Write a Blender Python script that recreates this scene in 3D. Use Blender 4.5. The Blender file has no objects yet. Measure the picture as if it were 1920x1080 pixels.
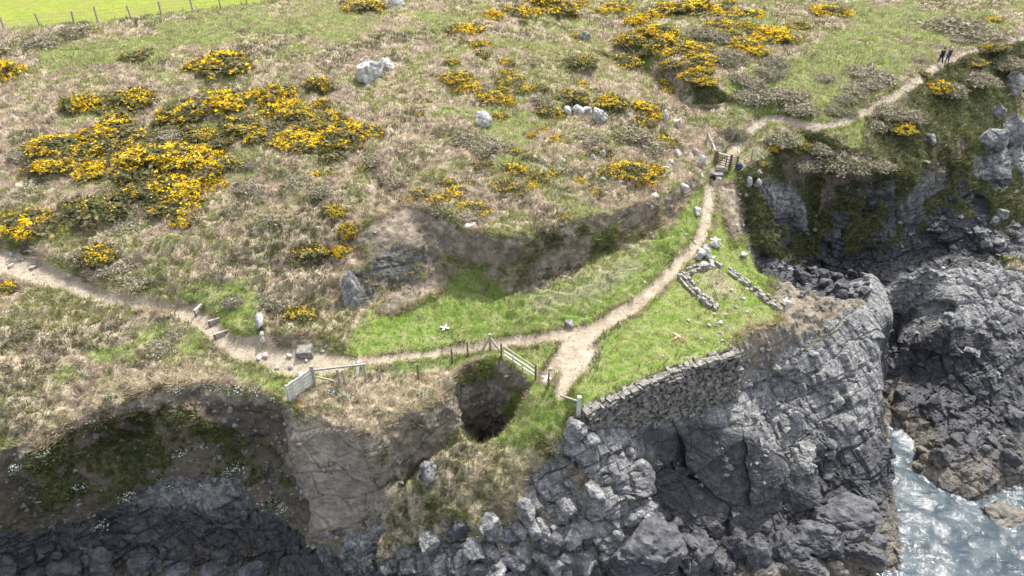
import bpy, bmesh, math, random
import numpy as np
from mathutils import Vector, Matrix, geometry
from mathutils.bvhtree import BVHTree

random.seed(7)
rng = np.random.default_rng(11)
scene = bpy.context.scene
COL = scene.collection

# ------------------------------------------------------------------ camera, sky, sun
CAMZ, PITCH, FPX = 27.0, math.radians(33.0), 1280.0
cam_data = bpy.data.cameras.new("camera")
cam_data.lens = 24.0
cam_data.sensor_width = 36.0
cam_data.clip_end = 3000
cam = bpy.data.objects.new("camera", cam_data)
cam.location = (0, 0, CAMZ)
cam.rotation_euler = (math.pi / 2 - PITCH, 0, 0)
COL.objects.link(cam)
scene.camera = cam

SUN_EL, SUN_AZ = math.radians(57), math.radians(28)      # azimuth from +Y towards +X
world = bpy.data.worlds.new("World")
scene.world = world
world.use_nodes = True
wt = world.node_tree
bg = wt.nodes["Background"]
sky = wt.nodes.new("ShaderNodeTexSky")
sky.sky_type = 'NISHITA'
sky.sun_disc = False
sky.sun_elevation = SUN_EL
sky.sun_rotation = SUN_AZ
sky.air_density = 1.2
sky.dust_density = 3.0
hs_ = wt.nodes.new("ShaderNodeHueSaturation")          # a bright, thinly veiled sky: paler than clear blue
hs_.inputs["Saturation"].default_value = 0.4
wt.links.new(sky.outputs[0], hs_.inputs["Color"])
wt.links.new(hs_.outputs[0], bg.inputs[0])
bg.inputs[1].default_value = 0.15

sun_data = bpy.data.lights.new("sun", 'SUN')
sun_data.energy = 2.8
sun_data.angle = math.radians(0.6)
sun_data.color = (1.0, 0.955, 0.88)
sun = bpy.data.objects.new("sun", sun_data)
sd = Vector((math.sin(SUN_AZ) * math.cos(SUN_EL), math.cos(SUN_AZ) * math.cos(SUN_EL), math.sin(SUN_EL)))
sun.rotation_euler = sd.to_track_quat('Z', 'Y').to_euler()
sun.location = (20, 60, 80)
COL.objects.link(sun)

scene.view_settings.view_transform = 'Standard'
scene.view_settings.look = 'None'
scene.view_settings.gamma = 1
scene.view_settings.exposure = 1.36
scene.cycles.max_bounces = 5
scene.cycles.diffuse_bounces = 3
scene.cycles.glossy_bounces = 2
scene.cycles.transmission_bounces = 2
scene.cycles.use_denoising = True
scene.cycles.sample_clamp_indirect = 4

# ------------------------------------------------------------------ helpers
cs, sn = math.cos(PITCH), math.sin(PITCH)


def pdir(px, py):
    u, v = (px - 960) / FPX, (540 - py) / FPX
    return np.array([u, cs + v * sn, -sn + v * cs])


def P(px, py, z):
    """the place in the world, at height z, that the survey photo shows at (px, py)"""
    d = pdir(px, py)
    t = (z - CAMZ) / d[2]
    return (d[0] * t, d[1] * t, z)


def project(p):
    x, y, z = p[:, 0], p[:, 1], p[:, 2] - CAMZ
    dep = y * cs - z * sn
    up = y * sn + z * cs
    dep = np.maximum(dep, 0.01)
    return 960 + FPX * x / dep, 540 - FPX * up / dep, dep


M64 = np.uint64


def hash3(ix, iy, iz, seed=0):
    h = (ix.astype(np.int64).astype(M64) * M64(0x9E3779B97F4A7C15)) ^ (iy.astype(np.int64).astype(M64) * M64(0xC2B2AE3D27D4EB4F)) \
        ^ (iz.astype(np.int64).astype(M64) * M64(0x165667B19E3779F9)) ^ M64((seed * 0x27D4EB2F165667C5 + 12345) & 0xFFFFFFFFFFFFFFFF)
    h ^= h >> M64(29)
    h *= M64(0xBF58476D1CE4E5B9)
    h ^= h >> M64(32)
    h *= M64(0x94D049BB133111EB)
    h ^= h >> M64(29)
    return (h >> M64(11)).astype(np.float64) / float(1 << 53)


def vnoise(p, scale=1.0, seed=0):
    q = p * scale
    i = np.floor(q)
    f = q - i
    f = f * f * (3 - 2 * f)
    out = 0
    for dx in (0, 1):
        wx = f[:, 0] if dx else 1 - f[:, 0]
        for dy in (0, 1):
            wy = f[:, 1] if dy else 1 - f[:, 1]
            for dz in (0, 1):
                wz = f[:, 2] if dz else 1 - f[:, 2]
                out = out + wx * wy * wz * hash3(i[:, 0] + dx, i[:, 1] + dy, i[:, 2] + dz, seed)
    return out


def fbm(p, scale, octv=4, seed=0, gain=0.5):
    a, s, t = 1.0, 0.0, 0.0
    for k in range(octv):
        s = s + a * vnoise(p, scale * 2.03 ** k, seed + k * 17)
        t += a
        a *= gain
    return s / t


def voronoi(p, scale, seed=0):
    """F1, F2 (in cell units), offset from nearest centre, three random numbers of the cell"""
    q = p * scale
    b = np.floor(q)
    n = len(q)
    f1 = np.full(n, 9.0)
    f2 = np.full(n, 9.0)
    off = np.zeros((n, 3))
    cell = np.zeros((n, 3))
    for dx in (-1, 0, 1):
        for dy in (-1, 0, 1):
            for dz in (-1, 0, 1):
                c = b + (dx, dy, dz)
                r = np.stack([hash3(c[:, 0], c[:, 1], c[:, 2], seed + k) for k in (0, 1, 2)], 1)
                d = q - (c + 0.1 + 0.8 * r)
                l = np.sqrt((d * d).sum(1))
                near = l < f1
                f2 = np.where(near, f1, np.minimum(f2, l))
                f1 = np.where(near, l, f1)
                off[near] = d[near]
                cell[near] = c[near]
    r = np.stack([hash3(cell[:, 0], cell[:, 1], cell[:, 2], seed + 31 + k) for k in (0, 1, 2, 3)], 1)
    cid = np.unique(cell, axis=0, return_inverse=True)[1].ravel()
    return f1, f2, cid, r


def smooth01(x):
    x = np.clip(x, 0, 1)
    return x * x * (3 - 2 * x)


def blur(a, sigma):
    r = max(1, int(3 * sigma))
    k = np.exp(-0.5 * (np.arange(-r, r + 1) / sigma) ** 2)
    k /= k.sum()
    for ax in (0, 1):
        pad = [(0, 0), (0, 0)]
        pad[ax] = (r, r)
        b = np.pad(a, pad, mode='edge')
        o = np.zeros_like(a)
        n = a.shape[ax]
        for j, w in enumerate(k):
            o += w * (b[j:j + n] if ax == 0 else b[:, j:j + n])
        a = o
    return a

# ------------------------------------------------------------------ relief: survey points and break lines (px, py, height)
LINES = [
    # fence line of the field
    [(-60, 60, 10.9), (5, 50, 11), (183, 40, 11.2), (303, 22, 11.4), (414, 12, 11.6), (515, 0, 11.8), (640, -16, 12)],
    # bank above the left path: brow, foot, and the lower edge of the path
    [(-80, 428, 3.6), (0, 446, 3.3), (60, 463, 3.2), (100, 482, 3.0), (150, 506, 2.8), (200, 526, 2.55), (250, 540, 2.3), (300, 548, 2.1), (360, 562, 1.75), (400, 580, 1.45), (430, 605, 1.2)],
    [(-80, 449, 2.7), (0, 467, 2.35), (60, 484, 2.22), (100, 503, 2.05), (150, 526, 1.86), (200, 545, 1.65), (250, 558, 1.45), (300, 565, 1.32), (360, 577, 1.1), (400, 595, 0.88), (430, 623, 0.7)],
    [(-80, 490, 2.5), (0, 508, 2.15), (100, 531, 1.85), (200, 561, 1.5), (300, 577, 1.25), (350, 590, 1.05), (395, 628, 0.62), (430, 662, 0.25), (480, 682, 0.1)],
    # little earth bank behind the path by the slab
    [(452, 622, 1.15), (490, 632, 1.1), (560, 627, 1.1), (610, 632, 0.95), (648, 655, 0.4)],
    [(452, 640, 0.5), (490, 652, 0.3), (560, 648, 0.32), (605, 656, 0.22), (640, 667, 0.05)],
    # brow of the quarry scarp and its foot
    [(640, 455, 3.7), (690, 418, 4.6), (760, 375, 5.15), (830, 402, 5.05), (890, 436, 4.85), (960, 448, 4.65), (1050, 428, 4.75), (1130, 400, 4.7), (1200, 385, 4.65), (1270, 352, 4.4), (1300, 330, 4.1)],
    [(690, 560, 1.0), (750, 530, 1.25), (800, 535, 1.3), (870, 540, 1.2), (940, 550, 0.9), (1020, 522, 1.4), (1100, 490, 1.65), (1180, 452, 1.95), (1250, 415, 2.35), (1300, 355, 2.9)],
    # rock face west of the quarry
    [(700, 450, 3.9), (750, 448, 3.7), (800, 455, 3.3)],
    [(630, 500, 2.7), (664, 505, 2.7), (690, 500, 2.5)],
    [(640, 560, 1.4), (668, 578, 0.75), (700, 575, 0.7)],
    # centre line of the path across the neck and up to the gate and beyond
    [(520, 672, 0.08), (600, 684, 0), (700, 676, 0), (800, 664, 0), (900, 648, 0), (1000, 638, 0), (1110, 615, 0.1), (1190, 575, 0.3), (1250, 520, 0.65), (1300, 465, 1.15), (1324, 420, 1.6), (1331, 350, 2.6),
     (1352, 310, 3.2), (1390, 265, 4.1), (1430, 226, 4.9), (1480, 228, 5.0), (1530, 238, 4.9), (1620, 214, 5.4), (1700, 160, 6.5), (1765, 118, 7.4), (1830, 92, 7.9), (1920, 70, 8.5), (2020, 50, 9)],
    # rim of the west cove
    [(-220, 900, -2.0), (-100, 880, -1.8), (0, 862, -1.7), (60, 842, -1.5), (130, 795, -1.0), (220, 757, -0.6), (300, 733, -0.4), (400, 717, -0.3), (480, 737, -0.4), (540, 765, -0.6), (620, 795, -1.0), (690, 832, -1.6), (735, 825, -1.9), (790, 785, -1.4), (845, 745, -0.95)],
    # foot of the west cove
    [(-220, 1040, -8.2), (0, 1000, -7.3), (150, 1010, -9.0), (300, 1030, -10.2), (450, 1030, -10.3), (520, 1010, -9.5), (590, 1015, -8.5), (700, 985, -7.8), (738, 905, -5.2), (790, 868, -4.9), (838, 838, -4.0)],
    # crest from the hole down the arm of the cove
    [(880, 838, -3.1), (845, 852, -3.5), (810, 870, -3.9), (760, 930, -5.4), (690, 1000, -7.2), (640, 1045, -8.4)],
    # hole: rim
    [(860, 745, -1.2), (862, 720, -0.8), (880, 700, -0.3), (920, 692, -0.2), (955, 700, -0.4), (985, 716, -0.6), (975, 745, -1.0), (957, 775, -1.8), (935, 805, -2.4), (900, 822, -2.7), (880, 812, -2.6), (868, 780, -2.0), (860, 745, -1.2)],
    # retaining wall: top and foot
    [(1095, 768, -0.3), (1130, 752, -0.1), (1200, 716, 0), (1280, 686, 0), (1330, 669, 0), (1380, 655, 0), (1400, 628, -0.05), (1440, 615, -0.2), (1485, 610, -0.4)],
    [(1112, 800, -1.7), (1200, 797, -3.3), (1290, 775, -3.6), (1372, 750, -4.0), (1402, 668, -1.6), (1440, 655, -1.7), (1490, 640, -1.7)],
    # seaward edge of the neck, north-east side
    [(1372, 345, 2.4), (1385, 372, 1.9), (1388, 400, 1.4), (1400, 450, 0.6), (1420, 508, -0.1), (1520, 545, -0.8), (1580, 562, -1.5), (1612, 562, -2.3)],
    # brow of the north-east cove
    [(1378, 335, 2.7), (1400, 312, 3.0), (1450, 285, 3.3), (1530, 285, 3.1), (1600, 310, 2.3), (1680, 328, 1.0), (1725, 333, 0.1), (1790, 312, -0.2), (1850, 288, 0.0), (1920, 245, 1.0), (2080, 200, 2)],
    # cove back foot
    [(1500, 512, -8.6), (1560, 518, -8.9), (1640, 497, -8.4), (1690, 470, -8.0), (1760, 458, -7.8), (1810, 440, -7.0), (1920, 420, -6.3), (2080, 400, -6.3)],
    # buttress
    [(1400, 318, 2.8), (1440, 340, 1.5), (1470, 400, -1.5), (1487, 470, -4.5), (1482, 522, -7.6)],
    # crest of the east crag
    [(1640, 505, -3.6), (1664, 540, -4.8), (1690, 512, -3.9), (1740, 485, -3.0), (1790, 500, -3.2), (1850, 480, -4.8), (1920, 470, -5.8), (2080, 460, -6.5)],
    # ridge: its straight seaward edge, and the waterline below
    [(1612, 562, -2.3), (1640, 592, -3.2), (1645, 680, -5.0), (1650, 760, -6.8), (1660, 850, -8.8), (1672, 940, -10.3), (1690, 1060, -11.6)],
    [(1650, 640, -10.8), (1654, 720, -11.3), (1661, 800, -12.2), (1664, 820, -12.8), (1667, 900, -12.9), (1684, 1000, -13), (1690, 1100, -13)],
    # right waterline
    [(1690, 800, -11.8), (1702, 825, -12.1), (1717, 880, -12.1), (1762, 920, -12.1), (1830, 950, -12.1), (1885, 940, -12.1), (1930, 918, -12.1)],
    # edge of the clay buttress in the west cove
    [(542, 785, -1.2), (548, 850, -2.5), (572, 920, -4.2), (592, 1000, -6.9)],
    # dark slab: top, foot
    [(1205, 815, -4.2), (1250, 795, -3.9), (1310, 788, -3.8), (1400, 803, -4.3), (1452, 850, -5.5)],
    [(1228, 950, -9.2), (1300, 1003, -10.4), (1400, 1003, -10.6), (1455, 960, -10.0)],
    # gully with the wire fence on the hill
    [(1075, 10, 9.2), (1150, 82, 7.8), (1215, 142, 6.55), (1290, 198, 5.3), (1335, 250, 4.3)],
]
PTS = [
    (-120, -30, 12.2), (250, -30, 12.6), (600, -60, 13), (1000, -40, 11.5), (1400, -40, 10.3), (1800, -40, 10), (2080, -40, 10),
    (-60, 130, 9.3), (0, 230, 7.0), (-60, 330, 5.3), (0, 395, 4.15), (300, 100, 9.8), (150, 160, 8.6), (300, 200, 7.7), (150, 270, 6.3), (300, 300, 6.0), (150, 360, 4.9), (300, 400, 4.4), (420, 450, 3.7), (300, 490, 3.1),
    (600, 100, 9.7), (470, 150, 8.7), (600, 200, 7.7), (450, 260, 6.6), (600, 300, 6.2), (450, 350, 5.0), (600, 390, 4.8), (560, 460, 3.5), (500, 530, 2.4), (560, 570, 1.7), (605, 600, 1.2), (480, 590, 1.6),
    (750, 60, 10.2), (900, 100, 9.5), (750, 150, 8.6), (900, 227, 7.2), (750, 260, 6.8), (760, 330, 5.6), (900, 330, 5.8), (1000, 270, 6.5),
    (1000, 60, 9.6), (1100, 110, 8.9), (1030, 160, 8.2), (1100, 210, 7.0), (1100, 300, 5.7), (1100, 370, 5.1), (1000, 390, 5.3), (1200, 200, 6.7), (1180, 260, 6.0), (1250, 300, 4.9), (1200, 340, 5.0),
    (1180, 55, 9.6), (1250, 108, 8.5), (1330, 152, 7.4), (1400, 196, 5.9), (1300, 60, 9.3), (1290, 20, 9.9), (1370, 120, 8.2), (1450, 50, 9.0),
    (1500, 110, 7.9), (1600, 100, 7.8), (1700, 60, 8.5), (1500, 175, 6.7), (1620, 160, 6.7), (1900, 30, 9.2),
    (1550, 262, 4.4), (1450, 250, 4.5), (1700, 205, 5.0), (1850, 125, 6.3), (1950, 95, 7.2), (1610, 285, 3.5), (1760, 240, 3.2), (1900, 170, 3.6), (2080, 120, 6), (1700, 280, 2.2), (1820, 255, 1.7),
    # lower-left slope
    (0, 560, 1.65), (-100, 650, 0.8), (100, 690, 0.35), (200, 650, 0.65), (300, 650, 0.5), (400, 695, 0.0), (200, 720, -0.1), (0, 760, -0.4), (100, 770, -0.55),
    # cove wall
    (300, 890, -5.3), (450, 890, -5.6), (150, 900, -4.8), (0, 930, -4.6), (510, 900, -6.3), (525, 960, -7.9), (640, 920, -4.5), (505, 840, -4.3), (700, 900, -3.9), (660, 980, -6.6),
    (0, 1085, -10.4), (300, 1085, -11.2), (500, 1085, -11.2), (610, 1082, -10.2),
    # promontory and neck
    (600, 745, -0.35), (700, 722, -0.15), (760, 760, -0.7), (680, 790, -0.9), (560, 700, 0), (690, 698, 0), (780, 692, -0.05), (850, 690, -0.15),
    (700, 605, 0.45), (760, 612, 0.2), (840, 622, 0.1), (900, 600, 0.6), (1000, 590, 0.75), (1100, 562, 0.9), (1200, 510, 1.3), (1260, 450, 1.8), (1300, 400, 2.2),
    (919, 657, 0.55), (900, 672, 0.35), (945, 674, 0.25), (985, 690, -0.35), (1020, 675, -0.2), (1100, 680, 0), (1200, 660, 0), (1300, 600, 0.1), (1350, 540, 0.5), (1400, 570, 0.1), (1350, 620, 0.05), (1450, 580, -0.2), (1520, 580, -1.0), (1360, 450, 1.1), (1355, 385, 2.0),
    (1000, 735, -0.5), (1060, 758, -0.55), (1040, 822, -1.7), (985, 795, -1.7), (1080, 735, -0.15),
    # grassy face seaward of the hole
    (930, 850, -2.9), (900, 905, -4.1), (850, 950, -5.3), (950, 950, -4.9), (800, 1010, -6.9), (900, 1020, -6.5), (720, 1060, -8.2), (900, 1085, -7.8), (760, 1120, -9),
    # lit rock spur
    (1080, 795, -1.6), (1130, 803, -1.9), (1172, 838, -2.6), (1210, 885, -3.9), (1218, 945, -5.6), (1120, 870, -3.2), (1050, 850, -2.6), (1100, 950, -4.9), (1185, 970, -6.0), (1000, 940, -4.6), (1050, 1000, -6.2), (1150, 1040, -7.6), (1050, 1085, -7.6), (1200, 1085, -9.0),
    # ridge body
    (1500, 605, -1.4), (1560, 650, -3.0), (1480, 700, -3.4), (1600, 750, -5.6), (1500, 780, -6.0), (1600, 850, -8.0), (1500, 850, -8.2), (1560, 950, -10), (1480, 905, -9.6), (1600, 1050, -11.4), (1500, 1050, -11.2), (1400, 1060, -11.4), (1300, 1055, -11.0), (1420, 720, -3.8),
    # cove floor and crag
    (1560, 560, -9.8), (1600, 540, -9.8), (1682, 598, -5.3), (1720, 598, -5.3), (1800, 592, -5.0), (1695, 700, -10.9), (1735, 712, -10.6), (1668, 660, -10.4), (1760, 605, -5.5), (1825, 640, -5.9), (1855, 690, -7.4), (1800, 745, -9.9), (1930, 600, -6.8), (1930, 700, -9.2), (1725, 752, -9.7), (1800, 785, -10), (1760, 860, -10.6), (1830, 900, -10.9), (1900, 800, -10), (1930, 880, -11.2), (1870, 560, -5.6),
    (2100, 700, -9.5), (2100, 820, -11.2), (2100, 960, -13.5), (1800, 1000, -14), (1900, 1085, -14.5), (1740, 1060, -14), (1750, 960, -13.6), (1683, 838, -13.3), (1689, 870, -13.5), (1702, 915, -13.6), (1725, 955, -13.8), (1790, 985, -13.8), (1870, 960, -13.4),
]
WPTS = [(-85, 8, -15), (0, 8, -16), (100, 8, -17), (-85, 15, -14), (0, 17, -13.5), (20, 18, -14), (-30, 18, -12.5), (-85, 22, -9), (-60, 23, -9), (-85, 30, -1), (-60, 31, -0.8), (-85, 36, 1), (-85, 46, 4), (-85, 75, 11.3), (-85, 135, 14),
        (0, 135, 13.5), (100, 135, 10.5), (100, 85, 8), (100, 72, 1), (100, 66, -6), (100, 50, -9.5), (100, 38, -13), (60, 26, -16)]


def off_line(line, dx, dy, z, a=0, b=None):
    """the hidden foot of a cliff: the line moved dx, dy metres, at height z"""
    return [(P(*q)[0] + dx, P(*q)[1] + dy, z) for q in line[a:b]]


NE = LINES[[i for i, l in enumerate(LINES) if l[0] == (1372, 345, 2.4)][0]]
CRAG = LINES[[i for i, l in enumerate(LINES) if l[0] == (1640, 505, -3.6)][0]]
HOLE = LINES[[i for i, l in enumerate(LINES) if l[0] == (860, 745, -1.2) and len(l) > 10][0]]
wl = [[P(*q) for q in l] for l in LINES]
wl.append(off_line(NE, 1.6, 0.9, -7.5, 2, -2))
wl.append(off_line(CRAG, 0.3, 2.2, -9.0))
hc = np.array([P(*q) for q in HOLE[:-1]])
c0 = hc[:, :2].mean(0)
hb = [(c0[0] + (q[0] - c0[0]) * 0.86, c0[1] + (q[1] - c0[1]) * (0.93 if q[1] > c0[1] else 0.8), -10.0) for q in hc]
wl.append(hb + [hb[0]])
HOLE_XY = np.array(hc[:, :2])

verts, vz, edges, index = [], [], [], {}


def addp(p):
    k = (round(p[0], 2), round(p[1], 2))
    if k not in index:
        index[k] = len(verts)
        verts.append(Vector((p[0], p[1])))
        vz.append(p[2])
    return index[k]


for l in wl:
    ids = [addp(q) for q in l]
    edges += [(a, b) for a, b in zip(ids, ids[1:]) if a != b]
for q in PTS:
    addp(P(*q))
for q in WPTS:
    addp(q)
ov, oe, of, ovi, oei, ofi = geometry.delaunay_2d_cdt(verts, edges, [], 0, 1e-4)
tv = np.array([(v.x, v.y) for v in ov])
tz = np.zeros(len(ov))
va = np.array([(v.x, v.y) for v in verts])
vza = np.array(vz)
for i, o in enumerate(ovi):
    if o:
        tz[i] = np.mean([vz[k] for k in o])
    else:
        d = np.hypot(*(va - tv[i]).T)
        j = np.argsort(d)[:4]
        tz[i] = (vza[j] / (d[j] + .01)).sum() / (1 / (d[j] + .01)).sum()
        print("crossing break lines near pixel", [round(float(q[0])) for q in project(np.array([[tv[i][0], tv[i][1], tz[i]]]))[:2]])

RX0, RX1, RY0, RY1, RS = -85.0, 100.0, 8.0, 135.0, 0.15
nx, ny = int((RX1 - RX0) / RS) + 1, int((RY1 - RY0) / RS) + 1
HR = np.full((ny, nx), np.nan)
for f in of:
    for k in range(1, len(f) - 1):
        i0, i1, i2 = f[0], f[k], f[k + 1]
        a, b, c = tv[i0], tv[i1], tv[i2]
        x0 = max(0, int((min(a[0], b[0], c[0]) - RX0) / RS)); x1 = min(nx - 1, int((max(a[0], b[0], c[0]) - RX0) / RS) + 1)
        y0 = max(0, int((min(a[1], b[1], c[1]) - RY0) / RS)); y1 = min(ny - 1, int((max(a[1], b[1], c[1]) - RY0) / RS) + 1)
        if x1 < x0 or y1 < y0:
            continue
        X, Y = np.meshgrid(RX0 + RS * np.arange(x0, x1 + 1), RY0 + RS * np.arange(y0, y1 + 1))
        den = (b[1] - c[1]) * (a[0] - c[0]) + (c[0] - b[0]) * (a[1] - c[1])
        if abs(den) < 1e-9:
            continue
        w0 = ((b[1] - c[1]) * (X - c[0]) + (c[0] - b[0]) * (Y - c[1])) / den
        w1 = ((c[1] - a[1]) * (X - c[0]) + (a[0] - c[0]) * (Y - c[1])) / den
        w2 = 1 - w0 - w1
        m = (w0 > -1e-6) & (w1 > -1e-6) & (w2 > -1e-6)
        Z = w0 * tz[i0] + w1 * tz[i1] + w2 * tz[i2]
        HR[y0:y1 + 1, x0:x1 + 1][m] = Z[m]
HR[np.isnan(HR)] = -14
HA = blur(HR, 1.4)
HB = blur(HR, 11.0)
gy, gx = np.gradient(HA, RS)
steep = np.clip((np.hypot(gx, gy) - 0.45) / 0.25, 0, 1)
steep = np.clip(blur(steep, 9.0) * 3.0, 0, 1)
HH = HA * steep + HB * (1 - steep)


def H(x, y):
    fx = np.clip((np.asarray(x) - RX0) / RS, 0, nx - 1.001)
    fy = np.clip((np.asarray(y) - RY0) / RS, 0, ny - 1.001)
    ix, iy = fx.astype(int), fy.astype(int)
    fx, fy = fx - ix, fy - iy
    return (HH[iy, ix] * (1 - fx) + HH[iy, ix + 1] * fx) * (1 - fy) + (HH[iy + 1, ix] * (1 - fx) + HH[iy + 1, ix + 1] * fx) * fy


def drape(px, py):
    """first point where the line of sight of a surveyed pixel meets the bare relief"""
    d = pdir(px, py)
    t = np.arange(20, 220, 0.08)
    q = d[None] * t[:, None] + (0, 0, CAMZ)
    b = np.nonzero(q[:, 2] < H(q[:, 0], q[:, 1]))[0]
    k = b[0] if len(b) else len(t) - 1
    return q[k]

# ------------------------------------------------------------------ ground cover, as areas on the map


def inside(poly, x, y):
    poly = np.asarray(poly)
    r = np.zeros(len(x), bool)
    n = len(poly)
    bx0, by0 = poly.min(0)
    bx1, by1 = poly.max(0)
    m = np.nonzero((x >= bx0) & (x <= bx1) & (y >= by0) & (y <= by1))[0]
    xx, yy = x[m], y[m]
    rr = np.zeros(len(m), bool)
    for i in range(n):
        (ax, ay), (bx, by) = poly[i], poly[(i + 1) % n]
        c = (ay > yy) != (by > yy)
        with np.errstate(divide='ignore', invalid='ignore'):
            rr ^= c & (xx < (bx - ax) * (yy - ay) / (by - ay) + ax)
    r[m] = rr
    return r


def areamap(polys, soft):
    X, Y = np.meshgrid(RX0 + RS * np.arange(nx), RY0 + RS * np.arange(ny))
    m = np.zeros(nx * ny, bool)
    for p in polys:
        w = [drape(*q)[:2] for q in p]
        m |= inside(w, X.ravel(), Y.ravel())
    return blur(m.reshape(ny, nx).astype(float), soft / RS)


def linemap(lines, soft):
    """polylines with a half width in metres at each node (px, py, half width)"""
    X, Y = np.meshgrid(RX0 + RS * np.arange(nx), RY0 + RS * np.arange(ny))
    out = np.zeros((ny, nx))
    for l in lines:
        w = [(*drape(q[0], q[1])[:2], q[2]) for q in l]
        for (ax, ay, ar), (bx, by, br) in zip(w, w[1:]):
            R = max(ar, br) + 1
            x0, x1 = int((min(ax, bx) - R - RX0) / RS), int((max(ax, bx) + R - RX0) / RS)
            y0, y1 = int((min(ay, by) - R - RY0) / RS), int((max(ay, by) + R - RY0) / RS)
            x0, x1, y0, y1 = max(x0, 0), min(x1, nx), max(y0, 0), min(y1, ny)
            if x1 <= x0 or y1 <= y0:
                continue
            xx, yy = X[y0:y1, x0:x1], Y[y0:y1, x0:x1]
            L = max((bx - ax) ** 2 + (by - ay) ** 2, 1e-6)
            t = np.clip(((xx - ax) * (bx - ax) + (yy - ay) * (by - ay)) / L, 0, 1)
            d = np.hypot(xx - ax - t * (bx - ax), yy - ay - t * (by - ay)) - (ar + t * (br - ar))
            out[y0:y1, x0:x1] = np.maximum(out[y0:y1, x0:x1], np.clip(0.5 - d / soft, 0, 1))
    return out


def samp(a, x, y):
    fx = np.clip((np.asarray(x) - RX0) / RS, 0, nx - 1.001)
    fy = np.clip((np.asarray(y) - RY0) / RS, 0, ny - 1.001)
    ix, iy = fx.astype(int), fy.astype(int)
    fx, fy = fx - ix, fy - iy
    return (a[iy, ix] * (1 - fx) + a[iy, ix + 1] * fx) * (1 - fy) + (a[iy + 1, ix] * (1 - fx) + a[iy + 1, ix + 1] * fx) * fy


path_lines = [
    [(520, 668, 0.5), (560, 678, 0.55), (620, 678, 0.5), (700, 676, 0.32), (800, 664, 0.3), (900, 648, 0.3), (1000, 638, 0.38), (1110, 618, 0.5), (1190, 577, 0.5), (1250, 520, 0.46), (1300, 465, 0.4), (1324, 420, 0.42), (1331, 350, 0.38)],
    [(1335, 335, 0.35), (1352, 312, 0.45), (1390, 265, 0.5), (1415, 235, 0.5), (1440, 222, 0.5), (1480, 228, 0.4), (1530, 238, 0.45), (1580, 228, 0.48), (1640, 203, 0.5), (1690, 170, 0.48), (1765, 118, 0.36), (1830, 92, 0.3), (1920, 70, 0.28), (2010, 55, 0.3)],
    [(1110, 625, 0.7), (1070, 650, 0.6), (1050, 672, 0.45), (1030, 700, 0.4), (1022, 716, 0.3)],
    [(1105, 655, 0.5), (1075, 690, 0.65), (1052, 738, 0.35)],
    [(450, 650, 0.55), (500, 660, 0.6), (540, 690, 0.5), (600, 690, 0.55), (650, 684, 0.5)],
]
path_polys = [
    [(-90, 446), (0, 463), (60, 480), (100, 499), (150, 522), (200, 543), (250, 555), (300, 562), (360, 574), (400, 594), (430, 622), (470, 646), (520, 652), (520, 690), (470, 678), (430, 666), (393, 634), (346, 598), (300, 585), (200, 570), (100, 540), (0, 517), (-90, 498)],
    [(500, 655), (600, 655), (640, 668), (640, 690), (560, 702), (505, 694)],
]
turf_polys = [
    [(640, 668), (690, 580), (740, 545), (800, 548), (850, 500), (890, 480), (930, 500), (960, 560), (1020, 545), (1120, 510), (1200, 470), (1270, 420), (1300, 350), (1330, 310), (1400, 240), (1440, 235), (1400, 300), (1378, 340), (1385, 400), (1395, 450), (1420, 508), (1480, 570), (1470, 605), (1390, 640), (1378, 655), (1280, 685), (1200, 715), (1100, 765), (1085, 790), (1060, 800), (1040, 835), (980, 842), (900, 835), (868, 826), (855, 790), (845, 740), (880, 695), (920, 660), (860, 690), (700, 700), (650, 698)],
    [(500, 695), (560, 705), (545, 745), (500, 735), (440, 700), (380, 650), (350, 600), (400, 632), (440, 668)],
    [(395, 575), (410, 540), (440, 560), (445, 610), (425, 615)],
]
hillturf_polys = [
    [(-60, 120), (0, 105), (200, 80), (400, 55), (560, 35), (760, 10), (760, 40), (560, 70), (380, 75), (200, 105), (90, 140), (-60, 150)],
    [(1380, 160), (1450, 120), (1480, 60), (1560, 40), (1700, 0), (1920, 0), (1920, 55), (1760, 110), (1690, 155), (1620, 205), (1530, 228), (1450, 215), (1400, 205), (1350, 230), (1335, 290), (1290, 270), (1330, 220)],
    [(880, 838), (1040, 832), (1010, 890), (960, 960), (900, 995), (760, 1005), (715, 970), (800, 890)],
    [(720, 0), (860, 0), (830, 60), (780, 70), (700, 40)],
    [(1540, 250), (1640, 230), (1720, 190), (1740, 230), (1680, 265), (1600, 275), (1500, 268)],
]
straw_polys = [[(545, 745), (600, 712), (700, 712), (790, 715), (850, 690), (862, 720), (850, 750), (790, 790), (735, 828), (690, 836), (620, 800), (545, 770)], [(180, 700), (300, 690), (420, 690), (440, 720), (300, 736), (200, 760)]]
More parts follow.
